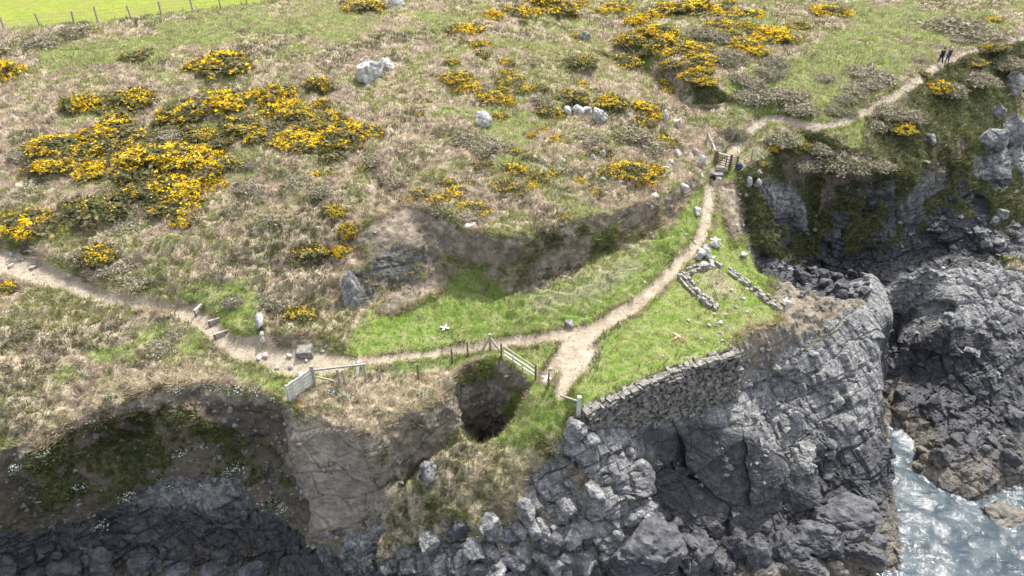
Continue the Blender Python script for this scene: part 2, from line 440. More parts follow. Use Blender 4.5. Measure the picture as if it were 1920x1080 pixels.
earth_polys = [
    [(864, 748), (880, 708), (920, 700), (950, 706), (945, 740), (930, 800), (902, 818), (872, 790)],
    [(640, 455), (690, 424), (760, 380), (830, 408), (890, 443), (960, 455), (1050, 436), (1130, 408), (1200, 392), (1275, 358), (1285, 372), (1210, 410), (1120, 448), (1050, 476), (985, 508), (930, 520), (880, 490), (850, 510), (800, 560), (720, 590), (690, 560), (700, 470)],
    [(448, 628), (490, 636), (560, 630), (612, 636), (648, 662), (600, 660), (490, 656)],
    [(1395, 625), (1490, 605), (1540, 560), (1600, 560), (1610, 590), (1540, 620), (1500, 680), (1440, 690), (1385, 720), (1385, 660)],
    [(1330, 345), (1372, 345), (1388, 400), (1400, 460), (1380, 470), (1365, 400)],
    [(1440, 540), (1520, 548), (1590, 565), (1560, 600), (1470, 600)],
    [(245, 746), (300, 737), (400, 721), (480, 741), (540, 769), (548, 850), (575, 930), (592, 1010), (520, 1000), (480, 930), (420, 850), (380, 780), (260, 790)],
    [(735, 828), (790, 788), (848, 748), (866, 790), (840, 842), (800, 868), (745, 905)],
]
worn_polys = [[(960, 560), (1060, 540), (1180, 480), (1240, 450), (1200, 520), (1100, 570), (980, 600)], [(1290, 500), (1340, 500), (1400, 560), (1360, 580)], [(1060, 645), (1130, 625), (1135, 655), (1105, 700), (1070, 740), (1020, 725), (1035, 680)], [(780, 625), (880, 630), (860, 655), (770, 665)], [(1480, 540), (1560, 565), (1490, 595), (1440, 560)], [(1280, 530), (1340, 590), (1400, 610), (1380, 640), (1330, 600)]]
field_polys = [[(-200, 62), (5, 52), (183, 42), (303, 24), (414, 14), (515, 2), (640, -14), (700, -60), (300, -110), (-300, -60)]]
rock_polys = [
    [(542, 771), (620, 801), (690, 838), (733, 832), (742, 900), (700, 985), (590, 1016), (572, 925), (548, 850)],
    [(1098, 775), (1200, 722), (1280, 692), (1378, 660), (1400, 690), (1450, 680), (1500, 640), (1560, 600), (1612, 560), (1640, 505), (1740, 480), (1850, 478), (1930, 460), (2200, 440), (2200, 1200), (560, 1200), (560, 1080), (640, 1050), (700, 1060), (760, 1015), (860, 1010), (960, 985), (970, 940), (1000, 880), (1040, 850), (1055, 810), (1080, 790)],
    [(1385, 372), (1400, 410), (1410, 350), (1450, 330), (1500, 370), (1600, 370), (1690, 345), (1720, 322), (1850, 285), (1930, 240), (2200, 180), (2200, 470), (1920, 480), (1740, 500), (1640, 515), (1600, 560), (1500, 548), (1425, 512), (1400, 460)],
    [(-300, 965), (0, 945), (120, 975), (240, 940), (330, 905), (480, 950), (520, 1000), (590, 1016), (700, 990), (690, 1010), (640, 1050), (500, 1200), (-300, 1200)],
    [(705, 490), (760, 458), (796, 464), (804, 500), (770, 524), (715, 526), (688, 570), (660, 580), (644, 556), (662, 515)],
    [(800, 872), (826, 866), (830, 888), (790, 940), (760, 945)],
]
A_path = np.maximum(linemap(path_lines, 0.5), areamap(path_polys, 0.12))
A_turf = areamap(turf_polys, 0.7)
A_hillturf = areamap(hillturf_polys, 2.5)
A_terrace = areamap([[(950, 570), (1030, 510), (1180, 452), (1285, 390), (1300, 440), (1200, 540), (1100, 590), (970, 625)]], 0.6)
A_outcrop = areamap([[(700, 485), (760, 452), (798, 458), (806, 500), (770, 528), (715, 530), (690, 575), (655, 585), (640, 555), (660, 510)]], 0.3)
A_cleft = areamap([[(1600, 535), (1650, 500), (1720, 500), (1790, 570), (1790, 700), (1740, 760), (1645, 760)]], .8)
A_straw = areamap(straw_polys, 0.6)
A_wall = areamap([[(1092, 768), (1200, 712), (1280, 682), (1385, 650), (1400, 690), (1372, 755), (1290, 780), (1200, 800), (1112, 806)]], 0.4)
A_slab = areamap([[(1195, 812), (1250, 788), (1320, 780), (1410, 796), (1465, 860), (1470, 965), (1400, 1012), (1290, 1012), (1215, 955)]], 0.35)
A_black = areamap([[(1192, 822), (1250, 805), (1320, 790), (1400, 812), (1462, 862), (1468, 968), (1400, 1012), (1290, 1012), (1215, 955)],
                   [(1655, 610), (1690, 620), (1760, 610), (1800, 660), (1740, 720), (1700, 770), (1655, 790), (1650, 700)], [(1390, 410), (1490, 430), (1560, 400), (1650, 400), (1690, 420), (1780, 340), (1920, 330), (1920, 440), (1700, 490), (1620, 520), (1490, 540), (1430, 510)],
                   [(-100, 985), (200, 960), (420, 960), (520, 1000), (590, 1020), (500, 1100), (-100, 1100)], [(1500, 845), (1640, 850), (1680, 940), (1560, 930)], [(1655, 590), (1760, 590), (1780, 680), (1740, 730), (1660, 760)], [(1740, 640), (1850, 640), (1930, 560), (1930, 740), (1800, 740)], [(1200, 880), (1225, 880), (1230, 1000), (1180, 1000)]], 0.8)  # dark rock; on the gully faces its shadow is painted in too
A_clay = areamap([[(538, 768), (620, 799), (690, 836), (735, 828), (748, 900), (700, 990), (590, 1020), (568, 930), (544, 850)]], 0.3)
A_earth = areamap(earth_polys, 0.3)
A_worn = areamap(worn_polys, 0.9)
A_field = areamap(field_polys, 0.25)
A_rock = areamap(rock_polys, 0.35)
# ------------------------------------------------------------------ terrain mesh: refined where it is steep or near
xs = np.concatenate([[-600, -400, -250, -160, -115, -90], np.arange(-72, 82.1, 1.0), [95, 120, 165, 250, 400, 600]])
ys = np.concatenate([[-60, -20, 0, 8], np.arange(14, 128.1, 1.0), [140, 160, 190, 240, 320, 450, 700]])
GX, GY = np.meshgrid(xs, ys)
vx = np.stack([GX.ravel(), GY.ravel()], 1)
nxg, nyg = len(xs), len(ys)
I = np.arange(nxg * nyg).reshape(nyg, nxg)
a, b, c, d = I[:-1, :-1].ravel(), I[:-1, 1:].ravel(), I[1:, 1:].ravel(), I[1:, :-1].ravel()
T = np.concatenate([np.stack([a, b, c], 1), np.stack([a, c, d], 1)])


def lift(v):
    return np.column_stack([v, H(v[:, 0], v[:, 1])])


LOD = 0.0031
for it in range(9):
    p3 = lift(vx)
    E = np.sort(np.concatenate([T[:, [0, 1]], T[:, [1, 2]], T[:, [2, 0]]]), 1)
    key = E[:, 0].astype(np.int64) * len(vx) + E[:, 1]
    uk, inv = np.unique(key, return_inverse=True)
    ea, eb = uk // len(vx), uk % len(vx)
    mid = (p3[ea] + p3[eb]) / 2
    L = np.linalg.norm(p3[ea] - p3[eb], axis=1)
    pu, pv, dep = project(mid)
    seen = (pu > -330) & (pu < 2250) & (pv > -160) & (pv < 1260) & (mid[:, 1] > 10)
    D = np.linalg.norm(mid - (0, 0, CAMZ), axis=1)
    rocky = samp(A_rock, mid[:, 0], mid[:, 1])
    lim = np.where(seen, D * LOD * np.where(rocky > .5, 0.62, 1.15), 3.0 + 0.2 * np.maximum(D - 130, 0))
    split = L > lim * 1.25
    if not split.any():
        break
    newid = np.full(len(uk), -1)
    newid[split] = len(vx) + np.arange(split.sum())
    vx = np.concatenate([vx, (vx[ea[split]] + vx[eb[split]]) / 2])
    n = len(T)
    m = np.stack([newid[inv[:n]], newid[inv[n:2 * n]], newid[inv[2 * n:]]], 1)
    cnt = (m >= 0).sum(1)
    out = [T[cnt == 0]]
    # rotate so that the pattern is canonical
    for k in (1, 2, 3):
        t, q = T[cnt == k].copy(), m[cnt == k].copy()
        if not len(t):
            continue
        if k == 1:
            s = np.argmax(q >= 0, 1)
        elif k == 2:
            s = (np.argmax(q < 0, 1) + 1) % 3
        else:
            s = np.zeros(len(t), int)
        r = np.arange(len(t))
        t = np.stack([t[r, s], t[r, (s + 1) % 3], t[r, (s + 2) % 3]], 1)
        q = np.stack([q[r, s], q[r, (s + 1) % 3], q[r, (s + 2) % 3]], 1)
        A, B, Cc = t.T
        ab, bc, ca = q.T
        if k == 1:
            out += [np.stack([A, ab, Cc], 1), np.stack([ab, B, Cc], 1)]
        elif k == 2:
            out += [np.stack([ab, B, bc], 1), np.stack([A, ab, bc], 1), np.stack([A, bc, Cc], 1)]
        else:
            out += [np.stack([A, ab, ca], 1), np.stack([ab, B, bc], 1), np.stack([ca, bc, Cc], 1), np.stack([ab, bc, ca], 1)]
    T = np.concatenate(out)
print("terrain", len(vx), len(T))


def vnormals(p, t):
    fn = np.cross(p[t[:, 1]] - p[t[:, 0]], p[t[:, 2]] - p[t[:, 0]])
    vn = np.zeros_like(p)
    for k in range(3):
        for ax in range(3):
            vn[:, ax] += np.bincount(t[:, k], fn[:, ax], len(p))
    return vn / np.maximum(np.linalg.norm(vn, axis=1, keepdims=True), 1e-9)


TP0 = lift(vx)
TN0 = vnormals(TP0, T)
X, Y = vx[:, 0], vx[:, 1]
wob = np.column_stack([fbm(TP0, 0.9, 3, 5) - .5, fbm(TP0, 0.9, 3, 6) - .5])
Xw, Yw = X + wob[:, 0] * 1.1, Y + wob[:, 1] * 1.1
c_path = samp(A_path, X + wob[:, 0] * .5, Y + wob[:, 1] * .5)
c_turf = samp(A_turf, Xw, Yw)
hpat = fbm(np.column_stack([X, Y, 0 * X]), .16, 4, 21)
c_hill = smooth01((samp(A_hillturf, X + wob[:, 0] * 5, Y + wob[:, 1] * 5) * 1.15 + (hpat - .5) * 3.4 - .5) / .5)
c_hill = np.maximum(c_hill, smooth01((hpat - .63) / .05) * .7)
c_turf = np.clip(np.maximum(c_turf, c_hill * .85), 0, 1)
c_straw = samp(A_straw, Xw, Yw)
c_turf *= 1 - c_straw
hole_in = inside(HOLE_XY, X, Y)
hcx, hcy = HOLE_XY.mean(0)
hole_wide = inside((HOLE_XY - (hcx, hcy)) * 1.16 + (hcx, hcy), X, Y)
hole_dry = hole_wide & (TP0[:, 2] < np.where(Y > hcy, -1.15, -3.1)) & (X < hcx + 1.0 + .5 * np.sin(TP0[:, 2] * 2))
c_turf *= np.where(hole_dry, .05, 1)
c_earth = samp(A_earth, X + wob[:, 0] * .6, Y + wob[:, 1] * .6)
c_worn = samp(A_worn, Xw, Yw)
c_field = samp(A_field, X, Y)
c_rock = samp(A_rock, X + wob[:, 0] * .8, Y + wob[:, 1] * .8)
nz = TN0[:, 2]
c_rock = np.maximum(c_rock, smooth01((-9.5 - TP0[:, 2]) / 1.5) * (Y < 64))
# greenery clings to the ledges of the cliffs
greenpat = fbm(TP0 * (1, 1, 0.7), 0.45, 4, 40)
c_earth = np.clip(c_earth + smooth01((0.72 - nz) / 0.15) * (1 - c_rock) * 0.9 * (fbm(TP0, .5, 3, 50) > .47) * (TP0[:, 2] < 5.6), 0, 1)
c_earth = np.maximum(c_earth, hole_dry)
c_earth *= (1 - c_path)
c_rock *= (1 - c_path)
near = TP0[:, 2] > -9
c_veg = smooth01((greenpat - 0.47) / 0.08)
low = smooth01((TP0[:, 2] + 8.2) / 3.0)
onwall = (Y > 54) & (X > 17)
c_rock = c_rock * (1 - c_veg * low * smooth01((np.where(onwall, 3, nz) - 0.5) / 0.3) * ((X < 8) | onwall) * 0.95)
covewall = (X < -8) & (Y < 33) & (TP0[:, 2] < -1.2)
cgreen = smooth01((.55 * fbm(TP0, .45, 4, 41) + .45 * fbm(TP0, 2.2, 4, 44) - .47) / .09) * covewall * smooth01((TP0[:, 2] + 7.5) / 1.5) * (X < -16 + 3 * np.sin(TP0[:, 2]))
c_earth *= 1 - .95 * cgreen
c_rock *= 1 - .9 * cgreen
c_clay = samp(A_clay, X + wob[:, 0] * .4, Y + wob[:, 1] * .4)
cz_ = (X < -7.6 + wob[:, 0] * 2) & (Y < 32.5) & (c_clay < .4)
c_rock = np.where(cz_, smooth01((-6.3 + (fbm(TP0, .28, 4, 43) - .5) * 7 - TP0[:, 2]) / .9), c_rock)
cface = cz_ & (TP0[:, 2] < -1.3) & (nz < .8)
c_earth = np.where(cface, np.maximum(c_earth, .9) * (1 - c_rock), c_earth)
c_earth = np.where(cface, c_earth * (1 - .9 * cgreen), c_earth)
c_shade = np.maximum(cface * 1.0, smooth01((Y - 45) / 2) * smooth01((X - 17) / 2) * smooth01((.86 - nz) / .12))  # steep cove and cliff faces whose shade is put into the colour
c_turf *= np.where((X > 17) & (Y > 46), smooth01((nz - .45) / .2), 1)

creep = smooth01((fbm(TP0, .75, 4, 77) - .50) / .07) * (Y > 36) * (TP0[:, 2] > .4) * smooth01((3.6 - TP0[:, 2]) / 1.2) * (X < 12)
c_earth *= 1 - .95 * creep
# ---- displacement
Dn = np.linalg.norm(TP0 - (0, 0, CAMZ), axis=1)
seen = (Y > 12) & (Y < 125) & (np.abs(X) < 0.95 * np.maximum(Y, 20) + 14)
disp = np.zeros(len(X))
heath = np.clip(1 - c_path - c_rock - c_earth - c_turf * .75 - c_field, 0, 1)
heath = heath
hs = (fbm(TP0, 0.55, 3, 1) - .5) * 1.0 + np.abs(fbm(TP0, 1.5, 3, 2) - .5) * -1.1 + (fbm(TP0, 3.0, 3, 3) - .5) * 0.4
disp += heath * (hs + 0.16)
disp += np.clip(c_turf, 0, 1) * (1 - c_path) * (1 - c_rock) * ((fbm(TP0, 0.8, 3, 8) - .5) * .16 + (fbm(TP0, 3.5, 2, 9) - .5) * .1)
terr = samp(A_terrace, X, Y)
phase = TP0[:, 2] * 2.9 + (fbm(TP0 * (1, 1, 0), .5, 3, 15) - .5) * 3.0
saw = phase - np.floor(phase)
disp += terr * (1 - c_path) * (.34 * saw * (1 - smooth01((saw - .75) / .25)) + .08 * (fbm(TP0, 2.2, 3, 16) - .5))
ribs = np.maximum(cface * 1.0, .6 * (c_clay > .3))
ribs = ribs * smooth01((-.9 - TP0[:, 2]) / 1.5)
disp += ribs * ((fbm(TP0 * (1, 1, .22), .26, 3, 141) - .5) * 2.6 + (fbm(TP0 * (1, 1, .4), .9, 3, 142) - .5) * .7)
disp += c_path * ((fbm(TP0, 1.6, 3, 10) - .5) * .12 - 0.06)
disp += c_earth * (1 - c_rock) * ((fbm(TP0, 1.0, 4, 12) - .5) * np.where(TP0[:, 2] > .5, .45, 1.0) + (fbm(TP0 * (1, 1, 2.5), 2.4, 3, 13) - .5) * .45 + np.abs(fbm(TP0 * (1.6, 1.6, .8), 1.3, 3, 14) - .5) * np.where(TP0[:, 2] > .5, -.25, -.7) + .05)
rk = np.nonzero((c_rock > 0.02) & seen)[0]
rp = TP0[rk]
wp = rp + (np.column_stack([fbm(rp, .5, 3, 60 + k) for k in range(3)]) - .5) * .6
# tilted beds: long along the strike, thin across
ang = math.radians(28)
st = np.array([[math.cos(ang), math.sin(ang), 0], [-math.sin(ang) * .8, math.cos(ang) * .8, .6], [math.sin(ang) * .6, -math.cos(ang) * .6, .8]])
bp = wp @ st.T


def facet(p, n_, cid, k, tilt, up, seed):
    '''press each fracture cell towards a plane of its own, so the face breaks into blocks'''
    m = cid.max() + 1
    cnt_ = np.maximum(np.bincount(cid, minlength=m), 1)[:, None]
    mean = np.column_stack([np.bincount(cid, p[:, a_], m) for a_ in range(3)]) / cnt_
    nm = np.column_stack([np.bincount(cid, n_[:, a_], m) for a_ in range(3)]) / cnt_
    q_ = np.arange(m).astype(float)
    rnd = np.column_stack([hash3(q_, q_ * 0, q_ * 0, seed + a_) for a_ in range(3)]) * 2 - 1
    nm = nm + rnd * tilt + (0, 0, up)
    nm /= np.linalg.norm(nm, axis=1, keepdims=True)
    nc = nm[cid]
    d_ = -((p - mean[cid]) * nc).sum(1) / np.maximum((n_ * nc).sum(1), .45)
    lim_ = 1.0
    return np.clip(k * d_, -lim_, lim_)


plain = 1 - .88 * samp(A_slab, rp[:, 0], rp[:, 1])
plain *= 1 - .9 * samp(A_wall, rp[:, 0], rp[:, 1])
plain *= 1 - .72 * samp(A_clay, rp[:, 0], rp[:, 1])
cleft = samp(A_cleft, rp[:, 0], rp[:, 1])
plain *= 1 - .85 * cleft
plain *= 1 - .75 * smooth01((-10.6 - rp[:, 2]) / 1.0)
plain *= np.where((rp[:, 1] > 38) & (rp[:, 0] < 5), 0.4, 1.0)
nk = TN0[rk]
B1 = bp * (0.20, 0.30, 0.30)
f1, f2, cid, r = voronoi(B1, 1.0, 70)
kb = np.maximum(plain, samp(A_slab, rp[:, 0], rp[:, 1]) * .5)
d1 = facet(rp, nk, cid, .9 * kb, .30, .30, 401) + plain * ((r[:, 3] - .5) * .7 - smooth01((0.06 - (f2 - f1)) / .06) * .35)
p1 = rp + nk * d1[:, None]


def joints(u, seed):
    """three sets of joints cut the rock into staggered oblong blocks: distance to the joint, block id, random number"""
    lz = np.floor(u[:, 2])
    y = u[:, 1] + hash3(lz, lz * 0, lz * 0, seed) * 1.0
    ly = np.floor(y)
    x = u[:, 0] + hash3(lz, ly, lz * 0, seed + 1) * 1.0
    lx = np.floor(x)
    e = np.minimum(np.minimum(np.abs(x - lx - .5), .5) * 0 + .5 - np.abs(x - lx - .5), np.minimum(.5 - np.abs(y - ly - .5), .5 - np.abs(u[:, 2] - lz - .5)))
    cid_ = np.unique(np.column_stack([lx, ly, lz]), axis=0, return_inverse=True)[1].ravel()
    return e, cid_, hash3(lx, ly, lz, seed + 2)


wv = np.column_stack([fbm(rp, .22, 3, 160 + k) for k in range(3)]) - .5
e2, cid, rr2 = joints((bp + wv * 2.2) * (.36, .52, .80), 80)
d2 = facet(p1, nk, cid, .85 * plain, .17, .16, 411) + plain * ((rr2 - .5) * .42 - smooth01((.06 - e2) / .06) * .32)
p1 = p1 + nk * d2[:, None]
e3, cid, rr3 = joints((bp + wv * 1.5 + .7) * (.95, 1.3, 2.0), 90)
plain = np.maximum(plain, cleft * .7)
d3 = facet(p1, nk, cid, .55 * plain, .08, .06, 421) + (.12 + .88 * plain) * ((rr3 - .5) * .13 - smooth01((.07 - e3) / .07) * .08)
# long beds that run through several blocks
bz = bp[:, 2] * 1.25 + (fbm(rp, .25, 2, 97) - .5) * 1.2
lay = bz - np.floor(bz)
d3 = d3 + plain * ((hash3(np.floor(bz), np.floor(bz) * 0, np.floor(bz) * 0, 98) - .5) * .22 - .12 * smooth01((.09 - np.minimum(lay, 1 - lay)) / .09))
d3 = d3 + (fbm(rp, 3.5, 3, 95) - .5) * .05
disp[rk] += c_rock[rk] * (d1 + d2 + d3)
disp[~seen] *= 0.4
disp *= 1 - .8 * samp(A_wall, X, Y)
c_black = samp(A_black, X + wob[:, 0] * 1.5, Y + wob[:, 1] * 1.5)
TP = TP0 + TN0 * disp[:, None]
TN = vnormals(TP, T)
BVH = BVHTree.FromPolygons(TP.tolist(), T.tolist(), all_triangles=True)


def hit(px, py):
    """the point of the finished ground on the sight line of a surveyed pixel"""
    d = Vector(pdir(px, py)).normalized()
    l, n_, i, _ = BVH.ray_cast(Vector((0, 0, CAMZ)), d, 400)
    return l if l is not None else Vector(drape(px, py))


def ground_z(x, y):
    l, n_, i, _ = BVH.ray_cast(Vector((x, y, 60)), Vector((0, 0, -1)), 200)
    return l.z if l is not None else float(H(x, y))

# ------------------------------------------------------------------ node material helpers


class NT:
    def __init__(self, name):
        self.m = bpy.data.materials.new(name)
        self.m.use_nodes = True
        self.t = self.m.node_tree
        self.t.nodes.clear()
        self.out = self.t.nodes.new("ShaderNodeOutputMaterial")
        self.pos = self.t.nodes.new("ShaderNodeNewGeometry").outputs["Position"]

    def link(self, v, sock):
        if isinstance(v, (int, float)):
            sock.default_value = v
        elif isinstance(v, (tuple, list)):
            sock.default_value = (*v, 1.0) if len(v) == 3 and len(sock.default_value) == 4 else v
        else:
            self.t.links.new(v, sock)

    def noise(self, scale, detail=4, rough=0.55, vec=None, dist=0.0, out=0):
        n = self.t.nodes.new("ShaderNodeTexNoise")
        n.inputs["Scale"].default_value = scale
        n.inputs["Detail"].default_value = detail
        n.inputs["Roughness"].default_value = rough
        n.inputs["Distortion"].default_value = dist
        self.t.links.new(vec or self.pos, n.inputs["Vector"])
        return n.outputs[out]

    def vor(self, scale, feature='DISTANCE_TO_EDGE', vec=None, out="Distance"):
        n = self.t.nodes.new("ShaderNodeTexVoronoi")
        n.feature = feature
        n.inputs["Scale"].default_value = scale
        self.t.links.new(vec or self.pos, n.inputs["Vector"])
        return n.outputs[out]

    def math(self, op, a, b=0.0, clamp=False):
        n = self.t.nodes.new("ShaderNodeMath")
        n.operation = op
        n.use_clamp = clamp
        self.link(a, n.inputs[0])
        self.link(b, n.inputs[1])
        return n.outputs[0]

    def step(self, v, lo, hi):
        n = self.t.nodes.new("ShaderNodeMapRange")
        n.interpolation_type = 'SMOOTHSTEP'
        self.link(v, n.inputs[0])
        n.inputs[1].default_value = lo
        n.inputs[2].default_value = hi
        return n.outputs[0]

    def mix(self, f, a, b, blend='MIX'):
        n = self.t.nodes.new("ShaderNodeMix")
        n.data_type = 'RGBA'
        n.blend_type = blend
        self.link(f, n.inputs[0])
        self.link(a, n.inputs[6])
        self.link(b, n.inputs[7])
        return n.outputs[2]

    def attr(self, name, out="Fac"):
        n = self.t.nodes.new("ShaderNodeAttribute")
        n.attribute_name = name
        return n.outputs[out]

    def sep(self, v):
        n = self.t.nodes.new("ShaderNodeSeparateXYZ")
        self.t.links.new(v, n.inputs[0])
        return n.outputs

    def scalevec(self, s, rot=(0, 0, 0)):
        n = self.t.nodes.new("ShaderNodeMapping")
        n.inputs["Scale"].default_value = s
        n.inputs["Rotation"].default_value = rot
        self.t.links.new(self.pos, n.inputs["Vector"])
        return n.outputs[0]

    def bump(self, h, dist, strength=1.0, prev=None):
        n = self.t.nodes.new("ShaderNodeBump")
        n.inputs["Distance"].default_value = dist
        n.inputs["Strength"].default_value = strength
        self.link(h, n.inputs["Height"])
        if prev is not None:
            self.t.links.new(prev, n.inputs["Normal"])
        return n.outputs[0]

    def principled(self, col, rough=0.9, spec=0.3, normal=None, **kw):
        n = self.t.nodes.new("ShaderNodeBsdfPrincipled")
        self.link(col, n.inputs["Base Color"])
        self.link(rough, n.inputs["Roughness"])
        self.link(spec, n.inputs["Specular IOR Level"])
        if normal is not None:
            self.t.links.new(normal, n.inputs["Normal"])
        for k, v in kw.items():
            self.link(v, n.inputs[k])
        self.t.links.new(n.outputs[0], self.out.inputs[0])
        return n


def rock_colour(g, dark=None):
    """grey lichened stone above, black zone lower down, weed-brown by the water"""
    z = g.sep(g.pos)[2]
    n1 = g.noise(0.55, 5)
    n2 = g.noise(2.2, 6, 0.65)
    n3 = g.noise(9.0, 4, 0.7)
    beds = g.noise(1.6, 4, 0.6, g.scalevec((0.5, 1.6, 2.4), (0.5, 0.2, 0.45)))
    c = g.mix(g.step(n2, .36, .66), (0.095, 0.095, 0.096), (0.225, 0.223, 0.221))
    c = g.mix(g.math('MULTIPLY', g.step(beds, .45, .66), .55), c, (0.13, 0.13, 0.134))
    lichen = g.math('MULTIPLY', g.step(n3, .50, .62), g.step(n2, .40, .58))
    c = g.mix(g.math('MULTIPLY', lichen, .65), c, (0.47, 0.465, 0.445))
    ochre = g.math('MULTIPLY', g.step(g.noise(1.1, 5, .6), .66, .74), .55)
    c = g.mix(ochre, c, (0.33, 0.24, 0.12))
    zz = g.math('ADD', z, g.math('MULTIPLY', g.math('SUBTRACT', n1, .5), 4.5))
    blk = g.step(zz, -7.0, -8.6)
    if dark is not None:
        blk = g.math('MAXIMUM', blk, g.step(g.math('ADD', dark, g.math('MULTIPLY', g.math('SUBTRACT', n2, .5), 1.2)), .35, .6))
    blackc = g.mix(g.step(n2, .4, .7), (0.026, 0.027, 0.032), (0.066, 0.067, 0.076))
    blackc = g.mix(g.math('MULTIPLY', g.step(n3, .56, .7), .3), blackc, (0.2, 0.2, 0.2))
    c = g.mix(g.math('MULTIPLY', blk, .93), c, blackc)
    wz = g.math('ADD', z, g.math('MULTIPLY', g.math('SUBTRACT', n1, .5), 1.6))
    tan = g.step(wz, -10.3, -11.2)
    tanc = g.mix(g.step(n2, .38, .66), (0.065, 0.057, 0.046), (0.165, 0.147, 0.12))
    c = g.mix(tan, c, tanc)
    return c, n2, n3, beds, blk


g = NT("ground_cover")
n3m, n1m, n03, n01 = g.noise(0.33, 5, .6), g.noise(1.2, 5, .6), g.noise(4.0, 5, .65), g.noise(14, 4, .7)
heathc = g.mix(g.step(n1m, .36, .62), (0.19, 0.17, 0.10), (0.42, 0.35, 0.255))
heathc = g.mix(g.step(n03, .42, .66), heathc, (0.42, 0.345, 0.26))
heathc = g.mix(g.math('MULTIPLY', g.step(n3m, .54, .66), .6), heathc, (0.12, 0.165, 0.042))
heathc = g.mix(g.math('MULTIPLY', g.step(g.noise(2.1, 4), .56, .66), .7), heathc, (0.115, 0.09, 0.075))
turfc = g.mix(g.step(n1m, .38, .64), (0.135, 0.215, 0.035), (0.235, 0.26, 0.095))
turfc = g.mix(g.math('MULTIPLY', g.step(n03, .5, .7), .6), turfc, (0.30, 0.28, 0.15))
wornc = g.mix(g.step(n03, .4, .65), (0.36, 0.31, 0.25), (0.24, 0.235, 0.13))
pathc = g.mix(g.step(n1m, .35, .68), (0.32, 0.262, 0.192), (0.44, 0.367, 0.28))
pathc = g.mix(g.math('MULTIPLY', g.step(n03, .5, .72), .6), pathc, (0.24, 0.195, 0.15))
pathc = g.mix(g.math('MULTIPLY', g.step(n01, .6, .7), .5), pathc, (0.52, 0.47, 0.41))
earthc = g.mix(g.step(n1m, .36, .64), (0.155, 0.13, 0.102), (0.285, 0.238, 0.188))
earthc = g.mix(g.math('MULTIPLY', g.step(n3m, .54, .64), .55), earthc, (0.34, 0.265, 0.21))
earthc = g.mix(g.math('MULTIPLY', g.step(n03, .52, .66), .6), earthc, (0.11, 0.12, 0.055))
earthc = g.mix(g.math('MULTIPLY', g.attr("cliff_shade"), .62), earthc, (0.07, 0.058, 0.046))  # earth darkened to imitate the shade on cove and cliff faces
fieldc = g.mix(g.step(n1m, .38, .64), (0.17, 0.225, 0.03), (0.235, 0.25, 0.045))
rockc, r2, r3, beds, blk = rock_colour(g, g.attr('black'))


def edged(name, a=.3, b=.7, amp=.55):
    v = g.math('ADD', g.attr(name), g.math('MULTIPLY', g.math('SUBTRACT', n03, .5), amp))
    return g.step(v, a, b)


col = g.mix(edged("turf"), heathc, turfc)
col = g.mix(g.math('MULTIPLY', edged("worn", .35, .8, 1.1), .8), col, wornc)
shadec = g.mix(g.step(n03, .4, .64), (0.042, 0.052, 0.02), (0.115, 0.11, 0.055))  # dark ground tone painted in for the shade on those faces
col = g.mix(edged("cliff_shade"), col, shadec)
col = g.mix(edged("earth"), col, earthc)
frock = edged("rock")
col = g.mix(frock, col, rockc)
clayc = g.mix(g.step(g.noise(1.3, 6, .65), .36, .66), (0.19, 0.16, 0.13), (0.33, 0.285, 0.235))
clayc = g.mix(g.math('MULTIPLY', g.step(beds, .5, .66), .35), clayc, (0.14, 0.12, 0.10))
col = g.mix(edged("clay"), col, clayc)
outc = g.mix(g.step(r2, .38, .64), (0.085, 0.08, 0.075), (0.19, 0.18, 0.165))
col = g.mix(edged("outcrop"), col, outc)
pathc = g.mix(g.math('MULTIPLY', g.step(g.noise(.8, 4), .52, .66), .55), pathc, (0.23, 0.18, 0.125))
col = g.mix(edged("path", .34, .62, .95), col, pathc)
fieldc = g.mix(g.math('MULTIPLY', g.step(g.noise(.16, 4), .45, .62), .5), fieldc, (0.21, 0.20, 0.06))
col = g.mix(g.attr("field"), col, fieldc)
nb = g.bump(n03, 0.16, .9)
nb = g.bump(n01, 0.06, .9, nb)
nb2 = g.bump(g.math('MULTIPLY', frock, g.vor(1.7, vec=g.scalevec((.7, 1.2, 1.5), (.5, .2, .45)))), 0.18, .6, nb)
nb2 = g.bump(r2, 0.08, .7, nb2)
wet = g.math('MULTIPLY', frock, g.math('MULTIPLY', blk, .35))
g.principled(col, g.math('SUBTRACT', .92, wet), g.math('ADD', .12, g.math('MULTIPLY', frock, .3)), nb2)
M_GROUND = g.m

g = NT("stone")
rc, r2, r3, beds, blk = rock_colour(g)
nb = g.bump(r2, .14, .8)
nb = g.bump(r3, .05, .8, nb)
g.principled(rc, g.math('SUBTRACT', .85, g.math('MULTIPLY', blk, .3)), .4, nb)
M_STONE = g.m

g = NT("black_zone_and_shade_stone")
n2, n9 = g.noise(1.6, 6, .65), g.noise(9, 4, .7)
c = g.mix(g.step(n2, .38, .68), (0.034, 0.035, 0.041), (0.10, 0.10, 0.112))
c = g.mix(g.math('MULTIPLY', g.step(n9, .6, .72), .35), c, (0.24, 0.24, 0.24))
g.principled(c, .7, .4, g.bump(n2, .1, .8))
M_BLACKROCK = g.m

g = NT("pale_stone")
n2, n9 = g.noise(2.5, 5, .6), g.noise(12, 4, .7)
c = g.mix(g.step(n2, .35, .62), (0.24, 0.235, 0.225), (0.52, 0.51, 0.485))
c = g.mix(g.math('MULTIPLY', g.step(n9, .52, .66), .7), c, (0.14, 0.135, 0.12))
c = g.mix(g.math('MULTIPLY', g.step(g.noise(5, 3), .62, .7), .5), c, (0.42, 0.36, 0.2))
nb = g.bump(n2, .12, .8)
nb = g.bump(n9, .04, .8, nb)
g.principled(c, .85, .3, nb)
M_PALE = g.m

